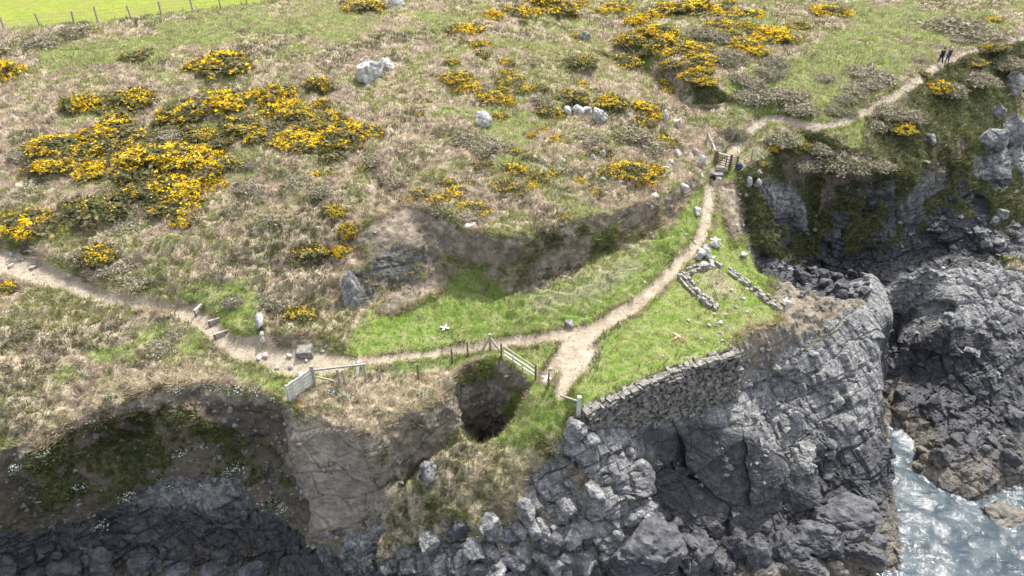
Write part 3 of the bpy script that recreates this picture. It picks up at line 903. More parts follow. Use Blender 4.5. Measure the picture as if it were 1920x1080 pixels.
g = NT("walling_stone")
n2, n9 = g.noise(3.2, 3, .6), g.noise(14, 4, .7)
c = g.mix(g.step(n2, .38, .62), (0.085, 0.08, 0.072), (0.22, 0.205, 0.185))
c = g.mix(g.math('MULTIPLY', g.step(n9, .52, .66), .6), c, (0.34, 0.325, 0.295))
g.principled(c, .9, .25, g.bump(n9, .04, .9))
M_WALL = g.m


g = NT("ruin_stone")
n2, n9 = g.noise(3.2, 3, .6), g.noise(14, 4, .7)
c = g.mix(g.step(n2, .38, .62), (0.14, 0.13, 0.11), (0.28, 0.262, 0.23))
c = g.mix(g.math('MULTIPLY', g.step(n9, .52, .66), .6), c, (0.46, 0.44, 0.40))
g.principled(c, .9, .25, g.bump(n9, .04, .9))
M_RUIN = g.m


def mesh_obj(name, V, F, mats, parent=None, smooth=True, mat_idx=None, shade_n=None, attrs=None, col=None):
    """one mesh object from arrays (triangles or a list of faces)"""
    me = bpy.data.meshes.new(name)
    if isinstance(F, np.ndarray):
        k = F.shape[1]
        me.vertices.add(len(V))
        me.vertices.foreach_set("co", np.asarray(V, np.float32).ravel())
        me.loops.add(F.size)
        me.loops.foreach_set("vertex_index", F.astype(np.int32).ravel())
        me.polygons.add(len(F))
        me.polygons.foreach_set("loop_start", np.arange(0, F.size, k, dtype=np.int32))
        me.update(calc_edges=True)
    else:
        me.from_pydata([tuple(v) for v in V], [], F)
    for m in (mats if isinstance(mats, (list, tuple)) else [mats]):
        me.materials.append(m)
    if mat_idx is not None:
        me.polygons.foreach_set("material_index", np.asarray(mat_idx, np.int32))
    me.polygons.foreach_set("use_smooth", np.full(len(me.polygons), smooth))
    for nme, v in (attrs or {}).items():
        at = me.attributes.new(nme, 'FLOAT', 'POINT')
        at.data.foreach_set("value", np.asarray(v, np.float32))
    if col is not None:
        at = me.attributes.new("tint", 'FLOAT_COLOR', 'POINT')
        at.data.foreach_set("color", np.column_stack([col, np.ones(len(col))]).astype(np.float32).ravel())
    if shade_n is not None and smooth:
        me.normals_split_custom_set_from_vertices(shade_n.tolist())
    o = bpy.data.objects.new(name, me)
    COL.objects.link(o)
    if parent is not None:
        o.parent = parent
    return o


def tag(o, label=None, cat=None, group=None, kind=None):
    for k, v in (("label", label), ("category", cat), ("group", group), ("kind", kind)):
        if v:
            o[k] = v
    return o


def empty(name, loc, rz=0.0):
    o = bpy.data.objects.new(name, None)
    o.location = loc
    o.rotation_euler = (0, 0, rz)
    o.empty_display_size = 0.3
    COL.objects.link(o)
    return o


# split the one sheet into the named pieces of the setting
tc = T.mean  # noqa
cen = lambda v: (v[T[:, 0]] + v[T[:, 1]] + v[T[:, 2]]) / 3
s_path, s_turf, s_earth, s_rock, s_field = cen(c_path), cen(c_turf), cen(c_earth), cen(c_rock), cen(c_field)
ccx, ccy = cen(X), cen(Y)
cz = cen(TP0[:, 2])
cls = np.zeros(len(T), int)                                  # hillside
cls[s_turf > .5] = 1
cls[s_earth > .5] = 2
cls[(s_rock > .45)] = 3
cls[s_path > .5] = 4
cls[s_field > .5] = 5
SETTING = [("hillside", "steep heath hillside of straw grass, bracken and gorse above the coast path"),
           ("turf", "close cropped green turf on the neck beside the path"),
           ("earth_scarp", "bare grey brown earth scarps and worn edges below the turf"),
           ("cliff", "grey and black sea cliff rock along the shore"),
           ("path", "pale trodden coast path winding across the neck and up the slope"),
           ("field", "bright yellow green pasture beyond the post and wire fence")]
# the path of the upper stretch and the lower stretch are one continuous way
for k, (nm, lb) in enumerate(SETTING):
    f = T[cls == k]
    ids, inv = np.unique(f, return_inverse=True)
    f = inv.reshape(-1, 3)
    o = mesh_obj(nm, TP[ids], f, M_GROUND, shade_n=TN[ids], smooth=nm != "cliff",
                 attrs=dict(path=c_path[ids], turf=c_turf[ids], earth=c_earth[ids], worn=c_worn[ids], rock=c_rock[ids], black=c_black[ids], clay=c_clay[ids], cliff_shade=c_shade[ids], outcrop=samp(A_outcrop, X[ids], Y[ids]), field=c_field[ids]))
    tag(o, lb, kind="structure")

# ------------------------------------------------------------------ sea
SEA_Z = -12.0
sx = np.concatenate([[-600, -300, -120, -60, -30, 0, 12], np.arange(20, 46, 0.09), [60, 90, 150, 300, 600]])
sy = np.concatenate([[-600, -300, -120, -50, -20, 0, 10, 16], np.arange(21, 42, 0.11), [50, 58]])
SX, SY = np.meshgrid(sx, sy)
q = np.column_stack([SX.ravel(), SY.ravel(), np.zeros(SX.size)])
hz = (fbm(q * (1, 1.5, 1), 0.6, 2, 201) - .5) * .28 + (fbm(q * (1, 1.7, 1), 2.2, 3, 202) - .5) * .085
I = np.arange(SX.size).reshape(SX.shape)
F = np.stack([I[:-1, :-1].ravel(), I[:-1, 1:].ravel(), I[1:, 1:].ravel(), I[1:, :-1].ravel()], 1)
g = NT("sea_water")
w1, w2 = g.noise(5.5, 2, .5, g.scalevec((1, 1.5, 1))), g.noise(13.0, 2, .6, g.scalevec((1, 1.3, 1)))
shal = g.noise(.5, 3)
nb = g.bump(w1, .034, 1.0)
nb = g.bump(w2, .012, 1.0, nb)
wc = g.mix(g.step(shal, .4, .65), (0.022, 0.036, 0.047), (0.055, 0.072, 0.082))
foam = g.math('MULTIPLY', g.attr('shore'), g.step(g.noise(2.2, 5, .75), .48, .62))
wc = g.mix(g.math('MULTIPLY', foam, .6), wc, (0.5, 0.53, 0.55))
g.principled(wc, .09, .4, nb, IOR=1.33)
sea = mesh_obj("sea", np.column_stack([q[:, :2], SEA_Z + hz]), F, g.m, attrs=dict(shore=np.exp(-np.abs(SEA_Z - .1 - H(q[:, 0], q[:, 1])) * 2.0) * (q[:, 0] > 15)))
tag(sea, "blue grey sea glittering in the gap between the rocks", kind="structure")
# ------------------------------------------------------------------ labels that say which one, by the nearest landmark
LANDMARKS = [("twin pale boulder", 700, 130), ("upper gate", 1352, 303), ("two walkers", 1770, 108), ("timber steps", 395, 605), ("white slatted gate", 565, 720), ("round dark hole", 905, 765),
             ("timber tripod", 919, 640), ("thick end post", 1084, 760), ("retaining wall", 1250, 735), ("ruined building", 1370, 545), ("rock islet", 1880, 985), ("quarry brow", 900, 440), ("row of four boulders", 1095, 212),
             ("lone pale boulder", 902, 227), ("field fence", 300, 25), ("bend of the path", 1435, 225), ("head of the sea inlet", 1690, 830), ("east crag crest", 1740, 490), ("dark slab", 1320, 890),
             ("northeast cove floor", 1560, 530), ("white boulder heap", 1322, 480), ("gully fence", 1130, 70), ("clay face", 640, 890), ("blackened cove foot", 300, 1050), ("rocky spur", 1130, 880), ("gorse thicket", 310, 300), ("left end of the path", 30, 485)]
ORD = ["nearest", "second nearest", "third nearest", "fourth nearest", "fifth nearest", "sixth nearest", "seventh nearest", "eighth nearest", "ninth nearest", "tenth nearest", "eleventh nearest", "twelfth nearest",
       "thirteenth nearest", "fourteenth nearest", "fifteenth nearest", "sixteenth nearest", "seventeenth nearest", "eighteenth nearest", "nineteenth nearest", "twentieth nearest"] + ["%dth nearest" % k for k in range(21, 200)]
PENDING = {}


def which(o, kind, desc, px, py):
    PENDING.setdefault(kind, []).append((o, desc, px, py))


def settle_labels():
    for kind, lst in PENDING.items():
        slots = {}
        for o, desc, px, py in lst:
            nm, lx, ly = min(LANDMARKS, key=lambda l: math.hypot(l[1] - px, l[2] - py))
            dx, dy = px - lx, py - ly
            side = ("right of" if dx > 0 else "left of") if abs(dx) > abs(dy) else ("below" if dy > 0 else "above")
            slots.setdefault((nm, side), []).append((math.hypot(dx, dy), o, desc))
        for (nm, side), es in slots.items():
            for k, (_, o, desc) in enumerate(sorted(es, key=lambda e: e[0])):
                o["label"] = "%s, %s %s the %s" % (desc, ORD[k], side, nm)


# ------------------------------------------------------------------ grass: nobody could count it
def leafy(name, trans=.45, rough=.7):
    g = NT(name)
    c = g.attr("tint", "Color")
    d = g.t.nodes.new("ShaderNodeBsdfDiffuse")
    t = g.t.nodes.new("ShaderNodeBsdfTranslucent")
    m = g.t.nodes.new("ShaderNodeMixShader")
    g.t.links.new(c, d.inputs[0])
    g.t.links.new(c, t.inputs[0])
    m.inputs[0].default_value = trans
    g.t.links.new(d.outputs[0], m.inputs[1])
    g.t.links.new(t.outputs[0], m.inputs[2])
    g.t.links.new(m.outputs[0], g.out.inputs[0])
    return g.m


M_LEAF = leafy("blade_and_leaf")
M_TWIG = leafy("dry_twig", .15)
M_FLOWER = leafy("petal", .35)

fa, fb, fc = TP[T[:, 0]], TP[T[:, 1]], TP[T[:, 2]]
fn = np.cross(fb - fa, fc - fa)
area = np.linalg.norm(fn, axis=1) / 2
fn /= np.maximum(2 * area, 1e-9)[:, None]
cp = (fa + fb + fc) / 3
pu, pv, dep = project(cp)
dist = np.linalg.norm(cp - (0, 0, CAMZ), axis=1)
vis = (pu > -260) & (pu < 2180) & (pv > -130) & (pv < 1200) & (cp[:, 1] > 14) & (cp[:, 1] < 128)
t_heath = np.clip(1 - s_path * 1.4 - s_rock * 1.1 - s_earth * 1.1 - s_field, 0, 1)
s_shade = cen(c_shade)
t_heath = t_heath * (1 - .45 * s_shade)
t_heath = np.maximum(t_heath, .09 * (s_earth > .4) * (cp[:, 2] > .5) * (1 - s_path))
t_heath = t_heath * (1 - .75 * cen(c_worn))
t_turf = np.clip(s_turf, 0, 1) * t_heath
t_heath = t_heath * (1 - t_turf)
hole_t = inside(HOLE_XY, cp[:, 0], cp[:, 1])
lod = np.clip(45 / dist, .45, 1.3) ** 1.5


def scatter(weight, n):
    w = area * weight * vis
    cdf = np.cumsum(w)
    i = np.searchsorted(cdf, rng.random(n) * cdf[-1])
    i = np.minimum(i, len(T) - 1)
    r1, r2 = np.sqrt(rng.random(n)), rng.random(n)
    p = fa[i] * (1 - r1)[:, None] + fb[i] * (r1 * (1 - r2))[:, None] + fc[i] * (r1 * r2)[:, None]
    return p, fn[i], i


def lerp3(a, b, t):
    return np.asarray(a) * (1 - t)[:, None] + np.asarray(b) * t[:, None]


def tufts(name, weight, n, blades, h0, h1, w0, lean, colour, spread, size=None, wind=(.25, -.3)):
    p, nr, ti = scatter(weight, n)
    c = colour(p, ti)
    hgt = h0 + (h1 - h0) * rng.random(n) ** 1.5
    if size is not None:
        hgt *= size(p)
    N = n * blades
    base = np.repeat(p, blades, 0)
    hh = np.repeat(hgt, blades) * (.55 + .6 * rng.random(N))
    dsc = np.repeat(np.clip(dist[ti] / 50, .8, 1.9), blades)
    a = rng.random(N) * 2 * math.pi
    ra = spread * np.sqrt(rng.random(N)) * dsc
    base = base + np.column_stack([np.cos(a) * ra, np.sin(a) * ra, np.full(N, -.03)])
    ln = lean * rng.random(N)
    up = np.repeat(nr, blades, 0) * .35 + (0, 0, .65)
    tip = base + up * hh[:, None] + np.column_stack([np.cos(a) * ln + wind[0] * .5, np.sin(a) * ln + wind[1] * .5, np.zeros(N)]) * hh[:, None]
    sa = rng.random(N) * 2 * math.pi
    wv = np.column_stack([np.cos(sa), np.sin(sa), np.zeros(N)]) * (w0 * dsc * (.6 + .8 * rng.random(N)))[:, None]
    V = np.empty((N * 3, 3))
    V[0::3], V[1::3], V[2::3] = base - wv, base + wv, tip
    cc = np.repeat(c, blades, 0) * (.80 + .36 * rng.random(N))[:, None]
    C = np.repeat(cc, 3, 0)
    o = mesh_obj(name, V, np.arange(N * 3).reshape(-1, 3), M_LEAF, smooth=False, col=np.clip(C, 0, 1))
    return o


def heath_colour(p, ti):
    straw = c_straw[T[ti, 0]] > .5
    q = p * (1, 1, .5)
    a = fbm(q, .22, 4, 300)
    b = fbm(q, .7, 3, 310)
    r = rng.random(len(p))
    c = lerp3((.40, .325, .235), (.58, .485, .37), r)
    c = np.where((b > .53)[:, None], lerp3((.27, .205, .17), (.44, .35, .295), r), c)
    c = np.where(((b < .448) | (a > .60))[:, None], lerp3((.15, .18, .055), (.31, .31, .13), r), c)
    c = np.where((rng.random(len(p)) < .16)[:, None], lerp3((.15, .19, .05), (.38, .32, .21), rng.random(len(p))), c)
    dk = fbm(q, .35, 3, 320) > .60
    c = np.where((dk & (rng.random(len(p)) < .7))[:, None], lerp3((.08, .09, .04), (.17, .145, .105), r), c)
    c = c * 1.15
    c = np.where((straw & (rng.random(len(p)) < .85))[:, None], lerp3((.46, .38, .27), (.66, .57, .43), r), c)
    cliffside = ((p[:, 0] < -3) & (p[:, 2] < -1.6) & (p[:, 1] < 33)) | ((p[:, 0] > 17) & (c_shade[T[ti, 0]] > .5))
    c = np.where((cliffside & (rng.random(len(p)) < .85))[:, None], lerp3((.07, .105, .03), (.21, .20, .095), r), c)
    right = smooth01((p[:, 0] - 22) / 12)                    # blades darken towards the east
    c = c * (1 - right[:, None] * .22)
    return c


def turf_colour(p, ti):
    a = fbm(p, .35, 4, 330)
    r = rng.random(len(p))
    c = lerp3((.155, .225, .05), (.24, .295, .085), r)
    c = np.where((a > .53)[:, None], lerp3((.26, .28, .10), (.40, .37, .19), r), c)
    c = np.where((rng.random(len(p)) < .12)[:, None], (.40, .36, .21), c)
    hl = (p[:, 2] > 3.0) & (rng.random(len(p)) < .68)
    c = np.where(hl[:, None], lerp3((.30, .27, .15), (.50, .43, .30), r), c)
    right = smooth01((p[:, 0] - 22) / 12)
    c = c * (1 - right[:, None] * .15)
    return c


gr = tufts("heath_grass", t_heath * lod * ~hole_t, 130000, 7, .16, .55, .024, .8, heath_colour, .17)
tag(gr, "straw coloured tussocks of rough grass and dead bracken over the hillside", "grass", kind="stuff")
gr = tufts("turf_grass", t_turf * lod, 70000, 5, .06, .24, .017, .9, turf_colour, .14, size=lambda p: np.where(p[:, 2] > 3.2, 1.7, 1.0))
tag(gr, "short green grass on the turf beside the path", "grass", kind="stuff")


edge = ((s_earth > .08) & (s_earth < .6) & (s_path < .2) & (cp[:, 2] > -3.2)) | ((s_path > .08) & (s_path < .42))
gr = tufts("edge_grass", edge * (1 - s_rock) * lod * ~hole_t, 15000, 7, .18, .5, .022, 1.2, heath_colour, .15, wind=(.1, -.8))
tag(gr, "longer grass hanging over the brows of the earth banks and fringing the path", "grass", kind="stuff")


# ------------------------------------------------------------------ bushes
def leaf_cloud(n, shape, size, cols, seed, shell=.35, flat=.5):
    """n little leaf triangles through a dome of unit radius"""
    r = np.random.default_rng(seed)
    d = r.normal(size=(n, 3))
    d /= np.linalg.norm(d, axis=1, keepdims=True)
    d[:, 2] = np.abs(d[:, 2]) * 1.0 - .12
    lump = 1 + .95 * (fbm(d * 1.0 + seed, 1.7, 2, seed) - .5) + .9 * (fbm(d + seed * 2, 4.2, 2, seed + 1) - .5)
    rad = lump * (1 - shell * r.random(n) ** 1.5) * np.where(r.random(n) < .06, 1.18, 1)
    c = d * rad[:, None] * shape
    t1 = r.normal(size=(n, 3))
    t1 -= d * (t1 * d).sum(1)[:, None] * flat
    t1 /= np.linalg.norm(t1, axis=1, keepdims=True)
    t2 = np.cross(t1, d + .6 * r.normal(size=(n, 3)))
    t2 /= np.maximum(np.linalg.norm(t2, axis=1, keepdims=True), 1e-6)
    s = size * (.6 + .8 * r.random(n))
    V = np.empty((n * 3, 3))
    V[0::3] = c - t1 * s[:, None] * .5
    V[1::3] = c + t1 * s[:, None] * .5
    V[2::3] = c + t2 * s[:, None] * 1.1 + d * s[:, None] * .5
    k = r.integers(0, len(cols), n)
    C = np.asarray(cols)[k] * (.65 + .6 * r.random(n))[:, None]
    return V, np.repeat(np.clip(C, 0, 1), 3, 0), c, d


def bush_mesh(parts, mat, name):
    V = np.concatenate([p[0] for p in parts])
    C = np.concatenate([p[1] for p in parts])
    o = mesh_obj(name, V, np.arange(len(V)).reshape(-1, 3), mat, smooth=False, col=C)
    return o


GORSE_LEAF = [(.16, .165, .065), (.21, .205, .09), (.13, .125, .06), (.30, .25, .155), (.12, .135, .06)]
GORSE_FLOWER = [(.85, .56, .018), (.89, .62, .03), (.78, .47, .014), (.86, .66, .08)]
PROTO = {}


def gorse_proto(kind, seed):
    """kind 0 few flowers, 1 half, 2 full bloom"""
    fo = leaf_cloud(900, (1, 1, .62), .17, GORSE_LEAF, seed)
    tw = leaf_cloud(500, (.9, .9, .55), .11, [(.19, .15, .11), (.14, .11, .08)], seed + 3, shell=.6)
    f = leaf_cloud((700, 1700, 2900)[kind], (1.03, 1.03, .67), .078, GORSE_FLOWER, seed, shell=.10)
    cen_ = f[2]
    pat = fbm(cen_ + seed, 2.2, 2, seed + 9)
    thr = (.56, .515, .45)[kind]
    keep = (pat > thr) & (f[3][:, 2] > (.35, .15, -.02)[kind]) & (rng.random(len(pat)) < .92)
    kk = np.repeat(keep, 3)
    flo = (f[0][kk], f[1][kk])
    return fo, tw, flo


def proto_objects(key, builder):
    if key not in PROTO:
        PROTO[key] = [builder(), False]
    return PROTO[key]


def place(root, loc, scale, rz):
    root.location = loc
    root.scale = scale
    root.rotation_euler = (0, 0, rz)


def copy_tree(o):
    c = o.copy()
    COL.objects.link(c)
    for ch in list(o.children):
        d = ch.copy()
        COL.objects.link(d)
        d.parent = c
    return c


def make_from(key, builder):
    if key not in PROTO:
        PROTO[key] = builder()
        return PROTO[key]
    return copy_tree(PROTO[key])


def build_gorse(kind, seed):
    fo, tw, fl = gorse_proto(kind, seed)
    root = empty("gorse_bush", (0, 0, 0))
    bush_mesh([fo], M_LEAF, "foliage").parent = root
    tw_ = bush_mesh([tw], M_TWIG, "twigs")
    tw_.parent = root
    tw_["kind"] = "stuff"
    fo_ = bush_mesh([fl], M_FLOWER, "flowers")
    fo_.parent = root
    fo_["kind"] = "stuff"
    return root


GORSE = [
    # px, py, width, height in survey pixels, bloom
    (8, 125, 50, 50, 2), (420, 105, 90, 45, 2), (262, 98, 40, 18, 0), (600, 150, 45, 40, 1), (152, 182, 50, 42, 2), (248, 172, 60, 36, 1), (230, 205, 50, 30, 1), (345, 198, 62, 40, 2), (410, 180, 90, 34, 2), (515, 163, 60, 38, 2), (530, 192, 66, 30, 2),
    (604, 188, 36, 30, 2), (622, 212, 50, 30, 2), (640, 236, 70, 40, 2), (690, 236, 62, 30, 2), (560, 246, 70, 35, 2), (592, 264, 60, 26, 2), (110, 258, 70, 36, 2), (92, 296, 60, 28, 2), (150, 290, 60, 34, 2), (182, 308, 50, 32, 2), (215, 232, 80, 40, 2), (275, 252, 60, 30, 1),
    (290, 272, 92, 42, 2), (335, 278, 80, 36, 2), (380, 276, 60, 30, 2), (395, 305, 60, 38, 2), (265, 308, 80, 34, 1), (235, 292, 60, 30, 2), (312, 332, 72, 30, 2), (352, 338, 70, 36, 2), (275, 345, 60, 26, 1), (340, 368, 70, 34, 2), (350, 402, 40, 24, 2), (305, 378, 46, 26, 1), (400, 332, 50, 28, 2),
    (420, 300, 44, 30, 1), (450, 220, 60, 30, 1), (480, 245, 60, 26, 1), (425, 250, 50, 26, 0), (380, 245, 50, 22, 1), (198, 262, 60, 28, 1), (330, 235, 50, 24, 0), (560, 205, 50, 26, 1), (585, 225, 50, 26, 1), (520, 222, 60, 24, 0), (660, 262, 60, 26, 0), (625, 280, 50, 24, 0),
    (76, 402, 76, 40, 2), (185, 376, 80, 46, 0), (182, 464, 54, 36, 1), (18, 530, 34, 28, 2), (590, 458, 62, 38, 1), (640, 455, 44, 40, 2), (655, 420, 36, 40, 2), (625, 386, 44, 32, 1), (595, 322, 40, 20, 2), (625, 324, 25, 12, 2), (558, 580, 46, 28, 1), (140, 375, 40, 26, 0),
    (785, 212, 24, 20, 2), (787, 184, 36, 18, 1), (800, 198, 18, 14, 2), (870, 47, 62, 34, 2), (973, 13, 60, 30, 2), (923, 22, 34, 28, 2), (1023, 4, 90, 24, 2), (653, 16, 24, 18, 2), (690, 8, 60, 20, 1), (900, 78, 36, 30, 2), (668, 70, 16, 14, 1), (948, 112, 32, 20, 2), (847, 110, 24, 16, 2),
    (948, 128, 30, 16, 2), (857, 138, 50, 20, 2), (887, 156, 44, 20, 2), (937, 144, 16, 16, 2), (938, 161, 26, 16, 2), (965, 142, 40, 18, 2), (927, 174, 50, 20, 2), (953, 184, 24, 20, 2), (988, 162, 34, 20, 2), (933, 212, 30, 16, 2), (995, 245, 24, 18, 2), (1017, 237, 26, 14, 2), (1037, 253, 36, 22, 2),
    (1027, 270, 24, 16, 1), (963, 306, 48, 40, 2), (968, 279, 24, 16, 1), (685, 308, 26, 18, 1), (837, 334, 34, 22, 1), (857, 352, 54, 24, 2), (947, 338, 44, 18, 1), (983, 343, 44, 22, 2), (1013, 322, 44, 24, 1), (1085, 333, 24, 18, 2), (1117, 352, 34, 22, 2), (1183, 306, 64, 38, 2), (1203, 325, 54, 24, 2),
    (1222, 307, 34, 26, 2), (1167, 321, 44, 24, 1), (1205, 196, 60, 42, 2), (1200, 222, 46, 28, 1), (1143, 182, 54, 32, 1), (1073, 173, 54, 26, 1), (1087, 152, 24, 18, 2), (1027, 200, 40, 22, 1), (1167, 106, 60, 34, 1), (1090, 108, 50, 22, 0), (1187, 64, 56, 32, 2), (1203, 32, 44, 30, 2), (1250, 70, 62, 40, 2),
    (1230, 48, 54, 30, 2), (1262, 86, 50, 28, 2), (1157, 10, 60, 22, 2), (1270, 10, 60, 24, 2), (1245, 152, 36, 26, 2), (1240, 166, 30, 20, 1), (1077, 62, 18, 16, 2), (1060, 22, 28, 18, 2), (1240, 258, 54, 22, 1), (1303, 10, 80, 30, 2), (1343, 14, 62, 26, 2), (1393, 17, 54, 26, 2), (1400, 43, 34, 22, 2),
    (1447, 57, 62, 28, 2), (1467, 68, 36, 22, 1), (1553, 14, 54, 26, 2), (1577, 18, 26, 18, 2), (1390, 74, 54, 26, 2), (1415, 90, 44, 20, 2), (1297, 83, 54, 32, 2), (1313, 104, 46, 26, 2), (1300, 132, 44, 26, 2), (1323, 143, 36, 22, 2), (1316, 124, 36, 20, 2), (1330, 82, 26, 18, 2), (1500, 42, 34, 20, 1),
    (1860, 32, 26, 14, 2), (1752, 153, 46, 28, 2), (1680, 233, 44, 22, 2), (1860, 82, 36, 16, 1), (1827, 111, 30, 16, 1), (1447, 270, 26, 22, 2), (1513, 268, 30, 16, 1), (1430, 302, 14, 10, 2), (817, 367, 40, 24, 2), (890, 379, 52, 24, 2), (1057, 403, 24, 16, 1), (790, 355, 40, 22, 1), (565, 753, 18, 14, 2),
    (1010, 158, 30, 18, 1), (905, 95, 30, 18, 1), (1040, 322, 30, 18, 0), (905, 300, 30, 18, 0), (1125, 275, 44, 22, 0), (1262, 112, 40, 24, 1), (1225, 20, 40, 24, 2), (1345, 40, 46, 24, 2), (1370, 60, 40, 22, 1),
]
extra = []
for (px, py, w, h, bl) in GORSE:                       # low straggling growth round the bigger bushes
    if w >= 40 and len(GORSE) + len(extra) < 285 and rng.random() < .8:
        a_ = rng.random() * 6.28
        extra.append((round(px + math.cos(a_) * w * .75), round(max(2, py + math.sin(a_) * h * .8)), int(18 + 18 * rng.random()), int(11 + 8 * rng.random()), int(rng.integers(0, 2))))
GORSE += extra
SIZEW = lambda w: "small" if w < 32 else ("broad" if w > 58 else "rounded")
for k, (px, py, w, h, bl) in enumerate(GORSE):
    py2 = py + h * .32
    l = hit(px, py2)
    ds = (l - Vector((0, 0, CAMZ))).length
    r_ = w * ds / FPX / 2 * 1.22
    ztall = max(h * ds / FPX * .62, .5 * r_)
    o = make_from(("gorse", bl, k % 5), lambda: build_gorse(bl, 500 + bl * 40 + (k % 5) * 7))
    place(o, (l.x, l.y, l.z - .12), (r_, r_ * .9, ztall), rng.random() * 6.28)
    o.name = "gorse_bush"
    tag(o, cat="gorse bush", group="gorse bushes scattered over the hillside")
    desc = SIZEW(w) + " " + ("gorse bush with few flowers", "gorse bush half in flower", "gorse bush in full yellow bloom")[bl]
    which(o, "gorse", desc, px, py)


def build_scrub(seed):
    root = empty("scrub_bush", (0, 0, 0))
    fo = leaf_cloud(1700, (1, 1, .6), .10, [(.28, .25, .185), (.34, .30, .22), (.23, .215, .14), (.24, .24, .125)], seed, shell=.3)
    tw = leaf_cloud(1100, (1.02, 1.02, .62), .075, [(.38, .335, .265), (.34, .295, .235)], seed + 5, shell=.12)
    bush_mesh([fo], M_TWIG, "foliage").parent = root
    tw_ = bush_mesh([tw], M_TWIG, "twigs")
    tw_.parent = root
    tw_["kind"] = "stuff"
    return root


SCRUB = [(1585, 290, 80, 48), (1440, 168, 70, 30), (1480, 172, 60, 30), (1405, 172, 60, 30), (1500, 195, 60, 26), (1640, 135, 70, 26), (1610, 128, 60, 24), (1600, 162, 56, 26), (1560, 200, 36, 18), (1545, 140, 40, 16), (1625, 150, 56, 24), (1580, 180, 44, 22), (1590, 205, 30, 16),
         (140, 52, 46, 26), (128, 42, 24, 14), (158, 40, 22, 14), (278, 42, 20, 10), (455, 54, 22, 16), (85, 72, 60, 24), (757, 73, 24, 18), (1465, 250, 60, 30), (1410, 148, 50, 26), (1450, 110, 54, 34), (1340, 60, 60, 32), (1370, 100, 60, 34), (1440, 130, 50, 30),
         (1385, 140, 40, 20), (1310, 55, 60, 30), (1790, 45, 90, 20), (1830, 60, 70, 20), (1660, 200, 56, 30), (1640, 225, 50, 26), (1700, 210, 50, 28), (1780, 160, 50, 28), (1830, 140, 60, 30), (1880, 110, 60, 28),
         (1760, 85, 36, 14), (1725, 108, 30, 14), (1800, 70, 36, 14), (1120, 345, 50, 26), (870, 250, 60, 30), (905, 262, 70, 30), (940, 270, 50, 26), (1175, 240, 80, 26), (1210, 265, 80, 26), (1100, 250, 60, 24), (430, 390, 40, 30), (470, 340, 60, 30), (505, 262, 24, 20), (470, 300, 40, 26), (320, 245, 50, 24),
         (880, 395, 60, 28), (840, 385, 50, 24), (1385, 245, 34, 30), (1370, 240, 30, 34), (170, 470, 60, 24), (220, 490, 60, 26), (260, 515, 60, 24), (330, 615, 40, 22), (50, 610, 40, 24), (300, 640, 50, 24), (440, 555, 40, 26), (515, 555, 50, 26), (1510, 300, 50, 26), (1540, 270, 46, 24), (1640, 300, 50, 26),
         (1000, 110, 40, 20), (890, 118, 40, 24), (915, 160, 40, 20), (1010, 180, 46, 26), (1180, 118, 46, 22), (1160, 95, 40, 22), (700, 290, 50, 22), (740, 330, 50, 22), (560, 330, 60, 24), (600, 350, 50, 22), (505, 400, 60, 26), (230, 420, 60, 24), (60, 350, 60, 22), (50, 280, 50, 22)]
for k, (px, py, w, h) in enumerate(SCRUB):
    l = hit(px, py + h * .32)
    ds = (l - Vector((0, 0, CAMZ))).length
    r_ = w * ds / FPX / 2
    o = make_from(("scrub", k % 4), lambda: build_scrub(900 + 11 * (k % 4)))
    place(o, (l.x, l.y, l.z - .12), (r_, r_ * .9, max(h * ds / FPX * .7, .5 * r_)), rng.random() * 6.28)
    tag(o, cat="scrub bush", group="grey brown scrub bushes over the hillside")
    which(o, "scrub", SIZEW(w) + " grey brown leafless scrub bush", px, py)


def build_campion(seed):
    root = empty("sea_campion", (0, 0, 0))
    fo = leaf_cloud(160, (1, 1, .5), .22, [(.09, .15, .05), (.13, .19, .08), (.07, .11, .04)], seed, shell=.5)
    fl = leaf_cloud(110, (1.05, 1.05, .58), .15, [(.80, .80, .78), (.72, .74, .72)], seed + 4, shell=.15)
    bush_mesh([fo], M_LEAF, "foliage").parent = root
    fo_ = bush_mesh([fl], M_FLOWER, "flowers")
    fo_.parent = root
    fo_["kind"] = "stuff"
    return root


CAMPION = [(440, 722, 34, 16), (480, 725, 26, 14), (515, 742, 20, 12), (330, 725, 24, 12), (385, 720, 26, 12), (410, 724, 20, 10), (375, 830, 16, 12), (340, 842, 24, 18), (385, 832, 18, 12), (408, 852, 18, 12), (440, 870, 34, 16), (425, 880, 22, 12), (320, 905, 22, 14), (510, 935, 34, 16), (530, 948, 22, 12),
           (232, 925, 26, 16), (190, 975, 30, 16), (300, 895, 18, 10), (365, 860, 14, 10), (80, 845, 20, 14), (150, 905, 24, 14), (625, 728, 22, 14), (640, 742, 20, 12), (655, 735, 22, 12), (660, 770, 26, 16), (690, 745, 16, 12), (790, 733, 16, 12), (868, 720, 22, 14), (862, 735, 18, 12), (495, 640, 10, 8), (205, 740, 16, 10), (170, 780, 18, 10), (30, 870, 22, 12)]
for k, (px, py, w, h) in enumerate(CAMPION):
    l = hit(px, py + h * .2)
    ds = (l - Vector((0, 0, CAMZ))).length
    r_ = w * ds / FPX / 2
    o = make_from(("campion", k % 3), lambda: build_campion(950 + 13 * (k % 3)))
    place(o, (l.x, l.y, l.z - .05), (r_, r_, max(.7 * r_, .2)), rng.random() * 6.28)
    tag(o, cat="wild flowers", group="white sea campion clumps on the cliff")
    which(o, "campion", SIZEW(w * 1.6) + " clump of white sea campion", px, py)


